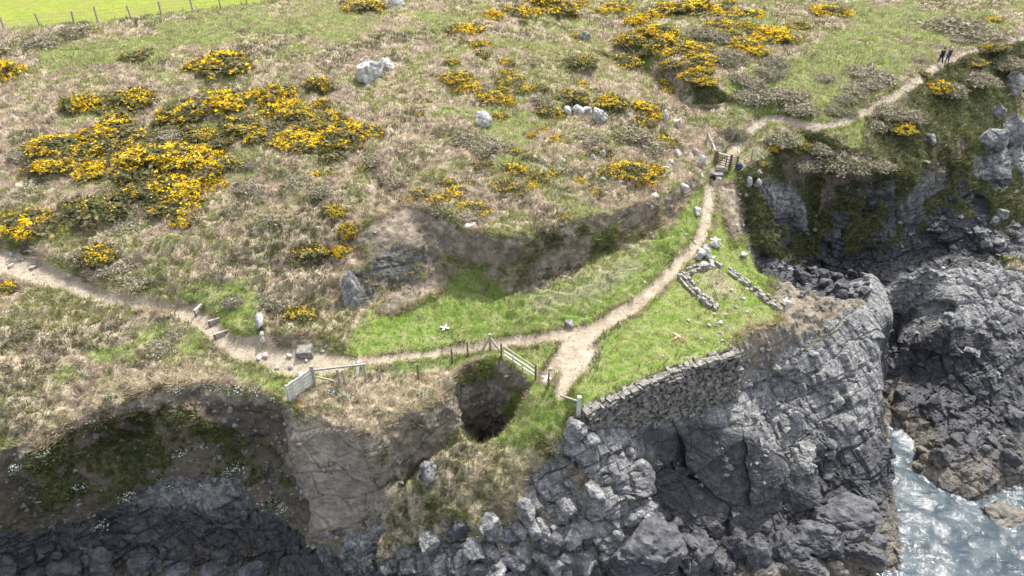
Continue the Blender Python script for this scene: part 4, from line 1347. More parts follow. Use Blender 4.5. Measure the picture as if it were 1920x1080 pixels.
# ------------------------------------------------------------------ rocks
def ico(sub):
    bm = bmesh.new()
    bmesh.ops.create_icosphere(bm, subdivisions=sub, radius=1)
    V = np.array([v.co[:] for v in bm.verts])
    F = np.array([[v.index for v in f.verts] for f in bm.faces])
    bm.free()
    return V, F


ICO = {k: ico(k) for k in (2, 3, 4, 5)}


def rock_verts(seed, sub=3, planes=11, rough=.07, flat=1.0):
    r = np.random.default_rng(seed)
    V, F = ICO[sub]
    n = r.normal(size=(planes, 3))
    n /= np.linalg.norm(n, axis=1, keepdims=True)
    d = .62 + .36 * r.random(planes)
    dots = V @ n.T
    rad = np.where(dots > .05, d / np.maximum(dots, .05), 9).min(1)
    rad = np.minimum(rad, 1.25)
    p = V * rad[:, None]
    e = p + seed * 3.7
    p = p * (1 + rough * 2 * (fbm(e, 2.2, 3, seed) - .5) * 2 + rough * (fbm(e, 6.0, 2, seed + 1) - .5) * 2)[:, None]
    if sub == 5:
        p = p * (1 + .16 * (fbm(e, 3.2, 5, seed + 2) - .5))[:, None]
    # a few cracks across it
    f1, f2, cid, rr = voronoi(e * (1, 1.3, 1.8), 1.1, seed)
    p = p * (1 - .07 * smooth01((.10 - (f2 - f1)) / .10) + (rr[:, 0] - .5) * .10)[:, None]
    p[:, 2] *= flat
    return p, F


ROCKSHAPES = {}


def rock_shape(seed, mat, sub):
    k = (seed, mat.name, sub)
    if k not in ROCKSHAPES:
        p, F = rock_verts(seed, sub)
        me = bpy.data.meshes.new("boulder")
        me.from_pydata(p.tolist(), [], F.tolist())
        me.materials.append(mat)
        me.polygons.foreach_set("use_smooth", np.zeros(len(F), bool))
        me.update()
        ROCKSHAPES[k] = me
    return ROCKSHAPES[k]


def boulder(px, py, w, h, mat=None, desc=None, kind="boulder", seed=None, label=None, rz=None, sink=.25, deep=1.0, sub=3, cat="boulder", group=None, tilt=.35, name="boulder"):
    """w, h: its apparent size in survey pixels; px, py its middle"""
    l = hit(px, min(py + h * .28, 1120))
    ds = (l - Vector((0, 0, CAMZ))).length
    m_ = ds / FPX
    me = rock_shape(int(seed if seed is not None else rng.integers(0, 14)), mat or M_STONE, sub)
    o = bpy.data.objects.new(name, me)
    COL.objects.link(o)
    sx_ = w * m_ / 2
    sz_ = h * m_ / 2 * 1.12
    o.scale = (sx_, (sx_ + sz_) / 2 * deep, sz_)
    o.location = (l.x, l.y + sx_ * .2, l.z + sz_ * (1 - 2 * sink) * .8)
    o.rotation_euler = (tilt * (rng.random() - .5) * 2, tilt * (rng.random() - .5) * 2, rng.random() * .6 - .3 if rz is None else rz)
    tag(o, label, cat, group)
    if label is None:
        which(o, kind, desc, px, py)
    return o


# boulders of the hill
HB = "pale boulders on the hillside"
boulder(690, 136, 48, 46, M_PALE, seed=3, label="larger pale half of the split twin boulder high on the hill", sub=4, group=HB, sink=.32)
boulder(719, 124, 34, 28, M_PALE, seed=8, label="smaller pale half of the split twin boulder high on the hill", sub=4, group=HB, sink=.32)
boulder(902, 226, 30, 28, M_PALE, seed=5, label="lone pale angular boulder in brown heath left of the row of four", sub=4, group=HB, sink=.32)
boulder(1065, 208, 15, 23, M_PALE, seed=1, label="narrow pale stone at the left end of the row of four boulders", group=HB, sink=.3)
boulder(1082, 207, 22, 23, M_PALE, seed=2, label="pale blocky stone second from the left in the row of four boulders", group=HB, sink=.3)
boulder(1101, 209, 17, 20, M_PALE, seed=4, label="smallest pale stone third from the left in the row of four boulders", group=HB, sink=.3)
boulder(1120, 216, 27, 29, M_PALE, seed=6, label="biggest pale stone at the right end of the row of four boulders", sub=4, group=HB, sink=.3)
for (px, py, w, h) in [(1103, 191, 14, 8), (1245, 218, 13, 22), (1270, 231, 15, 18), (1180, 217, 12, 8), (1005, 298, 14, 14), (1020, 302, 10, 9), (928, 294, 9, 7), (1055, 302, 14, 8), (1130, 288, 13, 16), (1113, 296, 10, 12), (1111, 317, 9, 7), (1130, 336, 13, 10), (1164, 342, 9, 5),
                       (1270, 287, 15, 12), (1286, 289, 12, 9), (1302, 283, 12, 10), (1314, 300, 14, 20), (1258, 303, 11, 6), (1250, 315, 13, 6), (1246, 338, 10, 6), (1278, 350, 30, 16), (1228, 368, 15, 11), (1221, 388, 8, 7), (880, 424, 30, 13), (1307, 396, 15, 15), (1296, 320, 8, 7), (1315, 330, 9, 10), (1300, 300, 14, 4),
                       (1402, 341, 11, 18), (1420, 340, 13, 14), (1399, 365, 8, 8), (1423, 322, 9, 8), (1335, 325, 12, 8), (1346, 333, 14, 9), (1393, 210, 8, 9), (253 * 3 + 3, 8, 4, 3)]:
    boulder(px, py, w, h, M_PALE, "pale stone" if w < 14 else "pale lichened rock", group=HB, sink=.34)
boulder(746, 8, 24, 12, M_STONE, label="grey boulder in the grass at the very top of the hill", group=HB, seed=9)
boulder(1098, 73, 20, 17, M_STONE, label="dark grey boulder beside the gully fence", group=HB, seed=10)
# path heap
HP = "white boulders heaped beside the path"
rock_x = boulder(1340, 457, 18, 17, M_PALE, label="white block carrying a painted cross marker beside the narrow path", group=HP, seed=2, tilt=.1)
boulder(1310, 479, 21, 20, M_PALE, label="largest white boulder of the heap where the path narrows", group=HP, seed=7, sub=4)
for (px, py, w, h) in [(1322, 472, 15, 12), (1327, 483, 11, 11), (1337, 484, 10, 9), (1334, 491, 12, 7), (1321, 497, 16, 9), (1334, 499, 13, 9), (1298, 447, 7, 7), (1324, 464, 10, 8), (1277, 519, 12, 11)]:
    boulder(px, py, w, h, M_PALE, "white stone of the path heap", group=HP, sink=.2)
boulder(1067, 607, 19, 14, M_STONE, label="grey boulder lying alone at the upper edge of the path", seed=11)
boulder(1395, 478, 13, 8, M_PALE, label="flat pale stone at the cliff edge of the neck", seed=4)
boulder(1075, 801, 42, 36, M_STONE, label="grey lichened block just below the thick end post", seed=6, sub=4)
boulder(488, 602, 12, 30, M_PALE, label="upright white quartz rib in the bank behind the path", seed=9, sub=4, sink=.3, tilt=.08, name="quartz_rib", cat="rock")
boulder(492, 632, 7, 24, M_PALE, label="small white quartz splinter at the foot of the quartz rib", seed=4, sink=.25, tilt=.08, name="quartz_rib", cat="rock")
boulder(806, 884, 34, 46, M_STONE, label="leaning layered grey rock on the crest left of the hole", seed=12, sub=4, tilt=.3)
boulder(664, 548, 30, 62, M_STONE, label="streaked grey rock face standing at the left foot of the quarry", seed=13, sub=5, sink=.2, tilt=.1)
boulder(1894, 156, 34, 34, M_PALE, label="pale rock in the scrub at the right edge, below the walkers", seed=1, sub=4)
for (px, py, w, h) in [(1868, 212, 20, 20), (1862, 262, 36, 32), (1890, 245, 34, 40), (1745, 262, 14, 16), (1850, 262, 24, 26), (1905, 255, 24, 30)]:
    boulder(px, py, w, h, M_STONE, "grey rock in the slope above the northeast cliff", sub=3)
# shore blocks that stand out
for (px, py, w, h, sd_) in [(1303, 1042, 66, 66, 3), (1412, 1040, 46, 50, 5), (1378, 1022, 34, 40, 8), (1345, 1050, 36, 40, 1), (1468, 1030, 62, 60, 2), (1490, 876, 56, 50, 6), (1500, 922, 58, 50, 9), (1572, 970, 100, 34, 7), (1545, 1022, 90, 46, 10), (1600, 1005, 60, 34, 4), (1520, 1064, 70, 34, 12),
                          (1620, 1040, 60, 40, 11), (1440, 1075, 50, 30, 13), (1510, 850, 36, 30, 0), (1060, 945, 44, 42, 1), (1110, 930, 40, 60, 8), (985, 955, 40, 40, 11), (1195, 965, 60, 46, 4), (1200, 1040, 120, 90, 7), (1090, 985, 50, 36, 2), (1065, 1010, 40, 36, 5), (1020, 1000, 36, 30, 12), (915, 1040, 44, 36, 10), (805, 1015, 40, 36, 3)]:
    boulder(px, py, w, h, M_BLACKROCK if w > 85 or py > 1015 and px < 1420 and w > 40 else M_STONE, "big shore boulder" if w < 85 else "massive dark shore boulder", kind="shore", seed=sd_, sub=5 if w > 55 else 4, group="boulders of the rocky shore", sink=.3)
tag(boulder(1880, 985, 78, 40, M_STONE, label="low brown rock islet standing in the sea", seed=5, sub=4, sink=.25, name="rock_islet", cat="rock"))
ZONES = [  # x0, x1, y0, y1, count, smallest, largest
    (830, 1240, 975, 1080, 74, 14, 46), (620, 730, 1015, 1080, 12, 8, 22), (1490, 1640, 508, 562, 26, 10, 26), (1860, 1920, 770, 900, 12, 12, 28), (1250, 1500, 985, 1078, 30, 14, 40), (1450, 1640, 930, 1078, 24, 12, 40), (1190, 1450, 772, 800, 14, 8, 18),
    (1390, 1500, 640, 720, 18, 6, 15), (1020, 1200, 800, 900, 10, 14, 30), (1660, 1700, 700, 815, 7, 12, 24), (0, 560, 1040, 1080, 26, 14, 44), (1840, 1920, 400, 480, 12, 10, 22), (1480, 1640, 600, 900, 14, 12, 28), (255, 330, 755, 800, 8, 6, 11), (330, 560, 745, 800, 9, 6, 12), (1720, 1850, 800, 900, 8, 14, 30)]
for (x0, x1, y0, y1, n, a, b) in ZONES:
    for k in range(n):
        w = a + (b - a) * rng.random() ** 2
        h = w * (.6 + .35 * rng.random())
        px, py = x0 + (x1 - x0) * rng.random(), y0 + (y1 - y0) * rng.random()
        boulder(px, py, w, h, M_BLACKROCK if (1480 < px < 1650 and py < 570) or (w > 30 and rng.random() < .4) else M_STONE, ("small" if w < 14 else "middling" if w < 24 else "large") + " weathered boulder", kind="shore", group="boulders of the rocky shore", sub=4 if w > 28 else 3 if w > 16 else 2, sink=.36 if w < 26 else .26)  # northeast cove floor boulders get black stone to paint in their shade
# stones lying about the path and turf
for (px, py, w, h) in [(498, 668, 10, 10), (486, 672, 9, 8), (543, 668, 12, 9), (520, 690, 10, 6), (590, 655, 10, 7), (604, 660, 9, 6), (545, 690, 11, 7), (575, 676, 8, 6), (222, 524, 10, 5), (62, 502, 12, 6), (22, 478, 12, 6), (38, 488, 10, 6), (20, 500, 12, 6), (130, 517, 12, 6), (1032, 692, 8, 6), (1060, 740, 7, 5),
                       (1310, 560, 8, 6), (1392, 560, 8, 5), (1372, 545, 8, 5), (1380, 575, 7, 5), (1400, 585, 8, 5), (1360, 590, 8, 5), (1350, 605, 9, 6), (1330, 610, 8, 5), (1350, 625, 7, 5), (1345, 530, 7, 5), (1290, 600, 6, 5), (1303, 455, 6, 5), (1285, 440, 7, 5), (565, 703, 14, 10), (1355, 640, 9, 6), (1340, 590, 8, 6)]:
    boulder(px, py, w, h, M_PALE, "little pale stone", kind="pebble", cat="stone", group="loose stones on the path and turf", sub=2, sink=.2, name="loose_stone")


def rubble(name, weight, n, s0, s1, mat, label):
    """small broken stones strewn over bare ground"""
    p, nr, ti = scatter(weight, n)
    sz = (s0 + (s1 - s0) * rng.random(n) ** 3) * np.clip(dist[ti] / 45, .8, 1.6)
    oct_ = np.array([(1, 0, 0), (-1, 0, 0), (0, 1, 0), (0, -1, 0), (0, 0, 1), (0, 0, -.6)], float)
    V = np.repeat(p, 6, 0) + (np.tile(oct_, (n, 1)) * (.55 + .8 * rng.random((n * 6, 3))) + (rng.random((n * 6, 3)) - .5) * .7) * np.repeat(sz, 6)[:, None] * (1, 1, .75)
    f = np.array([(0, 2, 4), (2, 1, 4), (1, 3, 4), (3, 0, 4), (2, 0, 5), (1, 2, 5), (3, 1, 5), (0, 3, 5)])
    F = (np.arange(n)[:, None, None] * 6 + f[None]).reshape(-1, 3)
    o = mesh_obj(name, V, F, mat, smooth=False)
    return tag(o, label, "rubble", kind="stuff")


s_clay = cen(c_clay)
rubble("earth_rubble", (s_earth * np.where(cp[:, 2] > .6, .25, 1) + .4 * s_clay) * (1 - s_path) * ~hole_t, 4200, .03, .22, M_WALL, "small stones sticking out of the bare earth banks and cliff top")
rubble("path_gravel", s_path, 3600, .02, .085, M_PALE, "loose gravel and small stones on the trodden path")
rubble("shore_rubble", s_rock * (cp[:, 2] < -5) * np.clip((fn[:, 2] - .35) * 2, 0, 1), 5200, .06, .34, M_STONE, "broken stones lodged between the shore rocks")
rubble("turf_stones", s_turf * (cp[:, 2] < 2.4) * (cp[:, 0] > 2), 260, .04, .14, M_PALE, "small pale stones strewn over the turf of the neck")
# ------------------------------------------------------------------ built things
class MB:
    """collects boxes and bars into one mesh"""

    def __init__(self):
        self.V, self.F = [], []

    def hexa(self, c8):
        b = len(self.V)
        self.V += [tuple(c) for c in c8]
        self.F += [[b + i for i in f] for f in ((0, 3, 2, 1), (4, 5, 6, 7), (0, 1, 5, 4), (1, 2, 6, 5), (2, 3, 7, 6), (3, 0, 4, 7))]

    def bar(self, p, q, w, h=None, up=(0, 0, 1), taper=1.0):
        p, q = Vector(p), Vector(q)
        h = h or w
        d = (q - p).normalized()
        u = Vector(up)
        if abs(d.dot(u)) > .98:
            u = Vector((0, 1, 0))
        s = d.cross(u).normalized()
        u = s.cross(d).normalized()
        c = []
        for e, k in ((p, 1.0), (q, taper)):
            c += [e - s * w / 2 * k - u * h / 2 * k, e + s * w / 2 * k - u * h / 2 * k, e + s * w / 2 * k + u * h / 2 * k, e - s * w / 2 * k + u * h / 2 * k]
        self.hexa(c)

    def stone(self, c, dx, dy, dz, r, X=Vector((1, 0, 0)), Y=Vector((0, 1, 0)), Z=Vector((0, 0, 1)), jit=.22):
        j = lambda: 1 + jit * (r.random() - .5) * 2
        c8 = []
        for sz_ in (-1, 1):
            for sx_, sy_ in ((-1, -1), (1, -1), (1, 1), (-1, 1)):
                k = .86 if sz_ > 0 else 1
                c8.append(c + X * (sx_ * dx / 2 * j() * k) + Y * (sy_ * dy / 2 * j() * k) + Z * (sz_ * dz / 2 * j()))
        self.hexa(c8)

    def build(self, name, mat, parent=None, origin=None):
        V = [Vector(v) - origin for v in self.V] if origin is not None else self.V
        return mesh_obj(name, V, self.F, mat, parent, smooth=False)


def simple(name, colour, rough=.85, vary=.35, scale=6.0, grain=(1, 1, 1)):
    g = NT(name)
    n = g.noise(scale, 4, .65, g.scalevec(grain))
    c2 = tuple(max(0, x * (1 - vary)) for x in colour)
    c = g.mix(g.step(n, .36, .66), c2, colour)
    g.principled(c, rough, .25, g.bump(n, .01, .6))
    return g.m


M_WOOD = simple("weathered_wood", (.36, .33, .28), grain=(3, 3, .6))
M_WOODPALE = simple("bleached_wood", (.60, .575, .52), grain=(3, 3, .6))
M_WOODDARK = simple("dark_timber", (.16, .125, .095), grain=(3, 3, .6))
M_WIRE = simple("wire", (.22, .215, .20), .6)
M_WHITE = simple("white_board", (.80, .80, .78), .6, .06)
M_RED = simple("red_paint", (.55, .06, .03), .5, .1)
M_BLUE = simple("blue_cloth", (.055, .09, .24), .8, .4)
M_BLACKCLOTH = simple("black_cloth", (.02, .02, .024), .8, .3)


def gnd(px, py):
    l = hit(px, py)
    return Vector((l.x, l.y, l.z))


def post_part(root, base, h, w, mat, name="post", lean=(0, 0)):
    m = MB()
    o = root.location
    b = base - o
    m.bar(b + Vector((0, 0, -.25)), b + Vector((lean[0], lean[1], h)), w, w, taper=.92)
    return m.build(name, mat, root)


def wires(root, tops, hs, mat=M_WIRE, w=.012, name="wire"):
    for h in hs:
        m = MB()
        for a_, b_ in zip(tops, tops[1:]):
            m.bar(a_ - root.location + Vector((0, 0, h)), b_ - root.location + Vector((0, 0, h)), w)
        m.build(name, mat, root)


# post and wire fence of the field
bases = [gnd(x, y) for x, y in ((-52, 63), (9, 55), (75, 48.5), (139, 45), (184, 42.5), (246, 34), (302, 26), (362, 20.5), (415, 16), (464, 7), (515, 3), (560, -4), (610, -12))]
fx = empty("field_fence", bases[0])
tag(fx, "grey post and wire fence along the edge of the bright pasture", "fence")
for k, b_ in enumerate(bases):
    post_part(fx, b_, 1.3 if k not in (8, 4) else 1.6, .15, M_WOOD, lean=((rng.random() - .5) * .35, (rng.random() - .5) * .2))
wires(fx, bases, (.45, .8, 1.1))
bases = [gnd(x, y) for x, y in ((1080, 12), (1105, 47), (1130, 71), (1158, 95), (1186, 122))]
fx = empty("gully_fence", bases[0])
tag(fx, "line of thin grey posts going down the hill beside the gorse gully", "fence")
for b_ in bases:
    post_part(fx, b_, 1.5, .11, M_WOOD)
wires(fx, bases, (.5, .95, 1.3))
b_ = gnd(1632, 136)
m = MB(); m.bar((0, 0, -.2), (0, 0, .9), .08); mo = m.build("white_stake", M_WHITE); mo.location = b_
tag(mo, "short white stake in the grass left of the two walkers", "stake")
b_ = gnd(1418, 207)
sp = empty("waymark_post", b_)
tag(sp, "pale waymark post in the grass by the bend of the path", "post")
post_part(sp, b_, 1.25, .13, M_WOOD)
m = MB(); m.bar((0, -.08, 1.0), (0, -.08, 1.18), .2, .03, up=(1, 0, 0)); m.build("sign_board", M_WOODPALE, sp)

# upper gate across the path
gl, gm_, grr = gnd(1340, 310), gnd(1367.5, 318), gnd(1380, 316)
gr_ = empty("field_gate", gl)
tag(gr_, "dark barred wooden gate across the path with rails beside it", "gate")
O = gl
post_part(gr_, gl, 1.35, .22, M_WOODDARK, "gate_post")
post_part(gr_, gm_, 1.4, .2, M_WOODDARK, "gate_post")
post_part(gr_, grr, 1.2, .14, M_WOODDARK, "gate_post")
dv = gm_ - gl
a0, a1 = gl + dv * .13, gl + dv * .93
leaf = MB()
leaf.bar(a0 - O + Vector((0, 0, 1.18)), a1 - O + Vector((0, 0, 1.18)), .10, .12)
leafo = leaf.build("top_rail", M_WOODPALE, gr_)
for h in (.22, .42, .62, .85):
    m = MB(); m.bar(a0 - O + Vector((0, 0, h)), a1 - O + Vector((0, 0, h)), .05, .085); m.build("bar", M_WOODDARK, gr_)
for k in (0.0, .7, 1.0):
    m = MB(); p_ = a0.lerp(a1, k) - O + Vector((0, -.06, 0)); m.bar(p_ + Vector((0, 0, .15)), p_ + Vector((0, 0, 1.2)), .09, .05); m.build("stile", M_WOODDARK, gr_)
m = MB(); m.bar(a0 - O + Vector((0, -.05, .25)), a0.lerp(a1, .62) - O + Vector((0, -.05, 1.12)), .05, .08); m.build("brace", M_WOODDARK, gr_)
for h in (.3, .6, .9, 1.12):
    m = MB(); m.bar(gm_ - O + Vector((0, 0, h)), grr - O + Vector((0, 0, h)), .04, .07); m.build("side_rail", M_WOOD, gr_)
c_ = [gnd(1338, 303), gnd(1333, 288), gnd(1324, 270)]
fx = empty("rail_fence", c_[0])
tag(fx, "short pale rail fence climbing the bank left of the upper gate", "fence")
for q_ in c_:
    post_part(fx, q_, 1.1, .12, M_WOOD)
for a_, b2 in zip(c_, c_[1:]):
    m = MB(); m.bar(a_ - c_[0] + Vector((0, 0, 1.0)), b2 - c_[0] + Vector((0, 0, 1.0)), .08, .1); m.build("rail", M_WOODPALE, fx)
c_ = [grr, gnd(1408, 300), gnd(1424, 306)]
fx = empty("wire_fence", c_[0])
tag(fx, "wire fence with a leaning plank running right from the upper gate to the cliff", "fence")
for q_ in c_[1:]:
    post_part(fx, q_, 1.1, .1, M_WOOD)
wires(fx, c_, (.4, .75, 1.05), M_WOOD, .025, "rail")
m = MB(); m.bar(c_[1] - c_[0] + Vector((0, 0, 1.0)), c_[2] - c_[0] + Vector((.3, -.2, .5)), .05, .14); m.build("plank", M_WOODPALE, fx)


# bags by the gate
def bag(name, loc, mat, s, label):
    p_, F = rock_verts(31, 3, planes=9, rough=.05)
    r_ = empty(name, loc)
    tag(r_, label, "bag")
    mesh_obj("body", p_ * (s, s * .7, s * 1.15) + (0, 0, s * .9), F.tolist(), mat, r_)
    p2, F2 = rock_verts(33, 2, planes=8, rough=.05)
    mesh_obj("pocket", p2 * (s * .6, s * .3, s * .5) + (0, -s * .62, s * .6), F2.tolist(), mat, r_)
    m = MB()
    for k in range(7):
        a_, b2 = math.pi * k / 7, math.pi * (k + 1) / 7
        m.bar((math.cos(a_) * s * .3, 0, s * 1.85 + math.sin(a_) * s * .35), (math.cos(b2) * s * .3, 0, s * 1.85 + math.sin(b2) * s * .35), s * .1)
    m.build("handle", M_BLACKCLOTH, r_)


bag("rucksack", gnd(1384, 317), M_BLUE, .30, "blue rucksack left on the grass just right of the upper gate")
bag("rucksack", gnd(1334, 339), M_BLACKCLOTH, .30, "black bag at the foot of the steps below the upper gate")
for k, (px, py, w, hgt) in enumerate(((1346, 331, .95, .22), (1350, 322, 1.0, .2))):
    l = gnd(px, py)
    m = MB(); m.stone(Vector((0, 0, hgt / 2)), w, .7, hgt * 1.6, rng, jit=.12)
    o = m.build("stone_step", M_WALL)
    o.location = l
    tag(o, ("lower", "upper")[k] + " flat stone step on the path just below the dark gate", "step")

# slatted white gate and the rail fence by the slab
gA, gB = gnd(590.5, 720), gnd(543, 754)
gr_ = empty("slatted_gate", gA)
tag(gr_, "open bleached wooden gate of broad slats leaning out over the cove edge", "gate")
O = gA
H_ = 1.28
post_part(gr_, gA, H_ + .12, .2, M_WOOD, "gate_post")
e = gB - gA
e.z = min(max(e.z, -.9), -.2)
n_ = Vector((e.y, -e.x, 0)).normalized()
for k, h in enumerate((.12, .38, .64, .9, 1.16)):
    m = MB(); m.bar(e * .05 + Vector((0, 0, h)), e * 1.0 + Vector((0, 0, h)), .05, .17); m.build("slat", M_WOODPALE, gr_)
for k in (.38, .46, .76, .84, .99):
    m = MB(); p_ = e * k + n_ * .07; m.bar(p_ + Vector((0, 0, .02)), p_ + Vector((0, 0, 1.26)), .10, .05); m.build("upright", M_WOODPALE, gr_)
pts_ = [gnd(592, 719), gnd(637, 716), gnd(647, 717), gnd(688, 717)]
fx = empty("post_and_rail", pts_[1])
tag(fx, "low grey post and single rail fence right of the white slatted gate", "fence")
O = pts_[1]
zt = max(p.z for p in pts_) + .98
for q_ in pts_[1:]:
    post_part(fx, q_, zt - q_.z, .13, M_WOOD, lean=(-.05, 0))
m = MB(); m.bar(Vector((pts_[0].x, pts_[0].y, zt)) - O, Vector((pts_[3].x + .1, pts_[3].y, zt)) - O, .1, .11); m.build("rail", M_WOOD, fx)
m = MB(); m.bar(Vector((pts_[0].x + .1, pts_[0].y - .05, zt - .45)) - O, gnd(627, 716) - O + Vector((0, 0, .05)), .08, .09); m.build("brace", M_WOOD, fx)
b_ = gnd(668, 707)
m = MB(); m.bar((0, 0, -.2), (.2, .25, 1.0), .13); mo = m.build("leaning_post", M_WHITE); mo.location = b_
tag(mo, "white post leaning to the right behind the post and rail fence", "post")

# thin posts along the seaward side of the path to the hole, and the stock rails beside the hole
bases = [gnd(x, y) for x, y in ((713, 711), (785, 710), (848, 681), (877, 668))]
fx = empty("wire_fence", bases[0])
tag(fx, "thin posts and wire along the brown grass left of the dark hole", "fence")
for k, b_ in enumerate(bases):
    post_part(fx, b_, 1.15, .10, M_WOODDARK if k else M_WOOD)
wires(fx, bases, (.5, .95))
tb = gnd(919, 660)
tp = empty("timber_tripod", tb)
tag(tp, "timber tripod strainer post standing on the grassy mound above the hole", "post")
post_part(tp, tb, 1.45, .16, M_WOOD)
for dx, dy in ((-.75, -.35), (.8, -.35)):
    f_ = Vector((tb.x + dx, tb.y + dy, ground_z(tb.x + dx, tb.y + dy)))
    m = MB(); m.bar(f_ - tb + Vector((0, 0, -.1)), (0, 0, 1.2), .1, .11); m.build("strut", M_WOOD, tp)
rb = [gnd(940, 671), gnd(1004, 711), gnd(1028, 726)]
fx = empty("hole_railing", rb[0])
tag(fx, "three weathered rails fencing the right rim of the dark hole", "fence")
for q_ in rb:
    post_part(fx, q_, 1.15, .11, M_WOODDARK)
mid_p = [gnd(962, 690), gnd(980, 703)]
for q_ in mid_p:
    post_part(fx, q_, 1.0, .09, M_WOOD)
for h in (.25, .55, .88):
    m = MB(); m.bar(rb[0] - rb[0] + Vector((.15, 0, h)), rb[1] - rb[0] + Vector((0, 0, h)), .06, .09); m.build("rail", M_WOODPALE if h < .6 else M_WOOD, fx)
wires(fx, rb[1:], (.5, .9))
sb = gnd(1084, 781)
fx = empty("end_post", sb)
tag(fx, "thick pale end post with one low rail at the head of the retaining wall", "post")
post_part(fx, sb, 1.55, .24, M_WOODPALE)
rl = gnd(1050, 757)
m = MB(); m.bar(Vector((0, 0, 1.15)), rl - sb + Vector((0, 0, .65)), .08, .1); m.build("rail", M_WOOD, fx)

# ground control markers: flat crosses
for (px, py, a_, sz_, lab) in ((834, 616, .5, .62, "white cross marker on the grass of the old quarry floor"), (1025, 710, .35, .75, "white cross marker on worn ground near the hole railing"),
                               (1472, 565, .2, .8, "white cross marker on bare earth at the cliff edge"), (1342, 449, .6, .75, "white cross marker lying on the white block by the path")):
    l = gnd(px, py)
    zs = l.z + .09
    if (px, py) == (1342, 449):
        zs = rock_x.location.z + rock_x.scale.z * 1.0
        l = Vector((rock_x.location.x, rock_x.location.y, zs))
    r_ = empty("survey_marker", (l.x, l.y, zs), a_)
    tag(r_, lab, "marker", "white cross ground markers")
    for k, an in enumerate((math.pi / 4, -math.pi / 4)):
        m = MB(); d_ = Vector((math.cos(an), math.sin(an), 0)) * sz_ / 2
        m.bar(Vector((0, 0, .006 * k)) - d_, Vector((0, 0, .006 * k)) + d_, .12, .012)
        m.build("strip", M_WHITE, r_)
for (x0, y0, x1, y1, lab, flip) in ((1264, 627, 1286, 641, "longer red and white ranging rod lying on the green turf", 0), (1259, 640, 1272.5, 632.5, "shorter red and white ranging rod touching the longer one", 1)):
    p_, q_ = gnd(x0, y0) + Vector((0, 0, .1)), gnd(x1, y1) + Vector((0, 0, .1))
    r_ = empty("ranging_rod", p_)
    tag(r_, lab, "rod", "ranging rods on the turf")
    for k in range(4):
        m = MB(); m.bar((q_ - p_) * (k / 4), (q_ - p_) * ((k + 1) / 4), .055, .04)
        m.build("band", M_RED if (k >= 2) != bool(flip and k < 3) else M_WHITE, r_)

# timber steps on the left path
for k, (x0, y0, x1, y1) in enumerate(((377.6, 569, 367, 594), (413, 597, 392, 612), (428, 621, 401.5, 636))):
    p_, q_ = gnd(x0, y0), gnd(x1, y1)
    z_ = (p_.z + q_.z) / 2 + .10
    p_.z = q_.z = z_
    r_ = empty("timber_step", (p_ + q_) / 2)
    tag(r_, ("top timber step, pale edged, on the left path", "middle timber step on the left path", "bottom timber step on the left path above the slab")[k], "step", "timber steps on the left path")
    c_ = (p_ + q_) / 2
    m = MB(); m.bar(p_ - c_, q_ - c_, .14, .30); m.build("riser_board", M_WOOD if k else M_WOODPALE, r_)
    for s_ in (.12, .88):
        m = MB(); e_ = p_.lerp(q_, s_) - c_ + Vector((0, -.10, 0)); m.bar(e_ + Vector((0, 0, -.35)), e_ + Vector((0, 0, .17)), .07); m.build("peg", M_WOODDARK, r_)
l = gnd(572, 664)
m = MB(); m.stone(Vector((0, 0, .28)), 1.05, .85, .36, rng, jit=.13)
o = m.build("stone_slab", M_WALL); o.location = l; o.rotation_euler = (.18, .05, .25)
tag(o, "big flat stone slab tilted beside the path below the earth bank", "stone slab")


# ------------------------------------------------------------------ stone walls
def low_wall(name, pts, width, height, label, seed):
    r = random.Random(seed)
    P_ = [gnd(*p) for p in pts]
    o0 = P_[0].copy()
    m = MB()
    for a_, b2 in zip(P_, P_[1:]):
        L_ = (b2 - a_).length
        d_ = (b2 - a_).normalized()
        s_ = Vector((-d_.y, d_.x, 0)).normalized()
        t = 0.0
        while t < L_:
            w = .2 + .3 * r.random()
            if r.random() < .12:
                t += w * 1.6
                continue
            base = a_ + d_ * (t + w / 2)
            hh = height * (.6 + .7 * r.random())
            nl = max(1, int(round(hh / .16)))
            for off in (-.5, 0, .5):
                for k in range(nl + (1 if r.random() < .3 else 0)):
                    q_ = base + s_ * (off * width * (.8 + .4 * r.random())) + d_ * ((r.random() - .5) * .1)
                    q_.z = base.z - .06 + .16 * k + .08
                    m.stone(q_ - o0, w * (.8 + .4 * r.random()), width * .42, .17, r, d_, s_, Vector((0, 0, 1)), .28)
            t += w * .95
    o = m.build(name, M_RUIN)
    o.location = o0
    tag(o, label, "wall", "ruined walls of the roofless building")
    return o


low_wall("ruined_wall", [(1276, 520), (1285, 530), (1302, 549), (1312, 556), (1328, 570), (1343, 579)], .5, .3, "ruined stone wall on the path side of the roofless building", 1)
low_wall("ruined_wall", [(1344, 494), (1370, 512), (1403, 537), (1423, 555), (1445, 569), (1468, 583)], .45, .26, "long straight ruined stone wall on the cliff side of the roofless building", 2)
low_wall("ruined_wall", [(1281, 515), (1309, 505), (1332, 500)], .45, .2, "short ruined end wall of the roofless building beside the white boulders", 3)

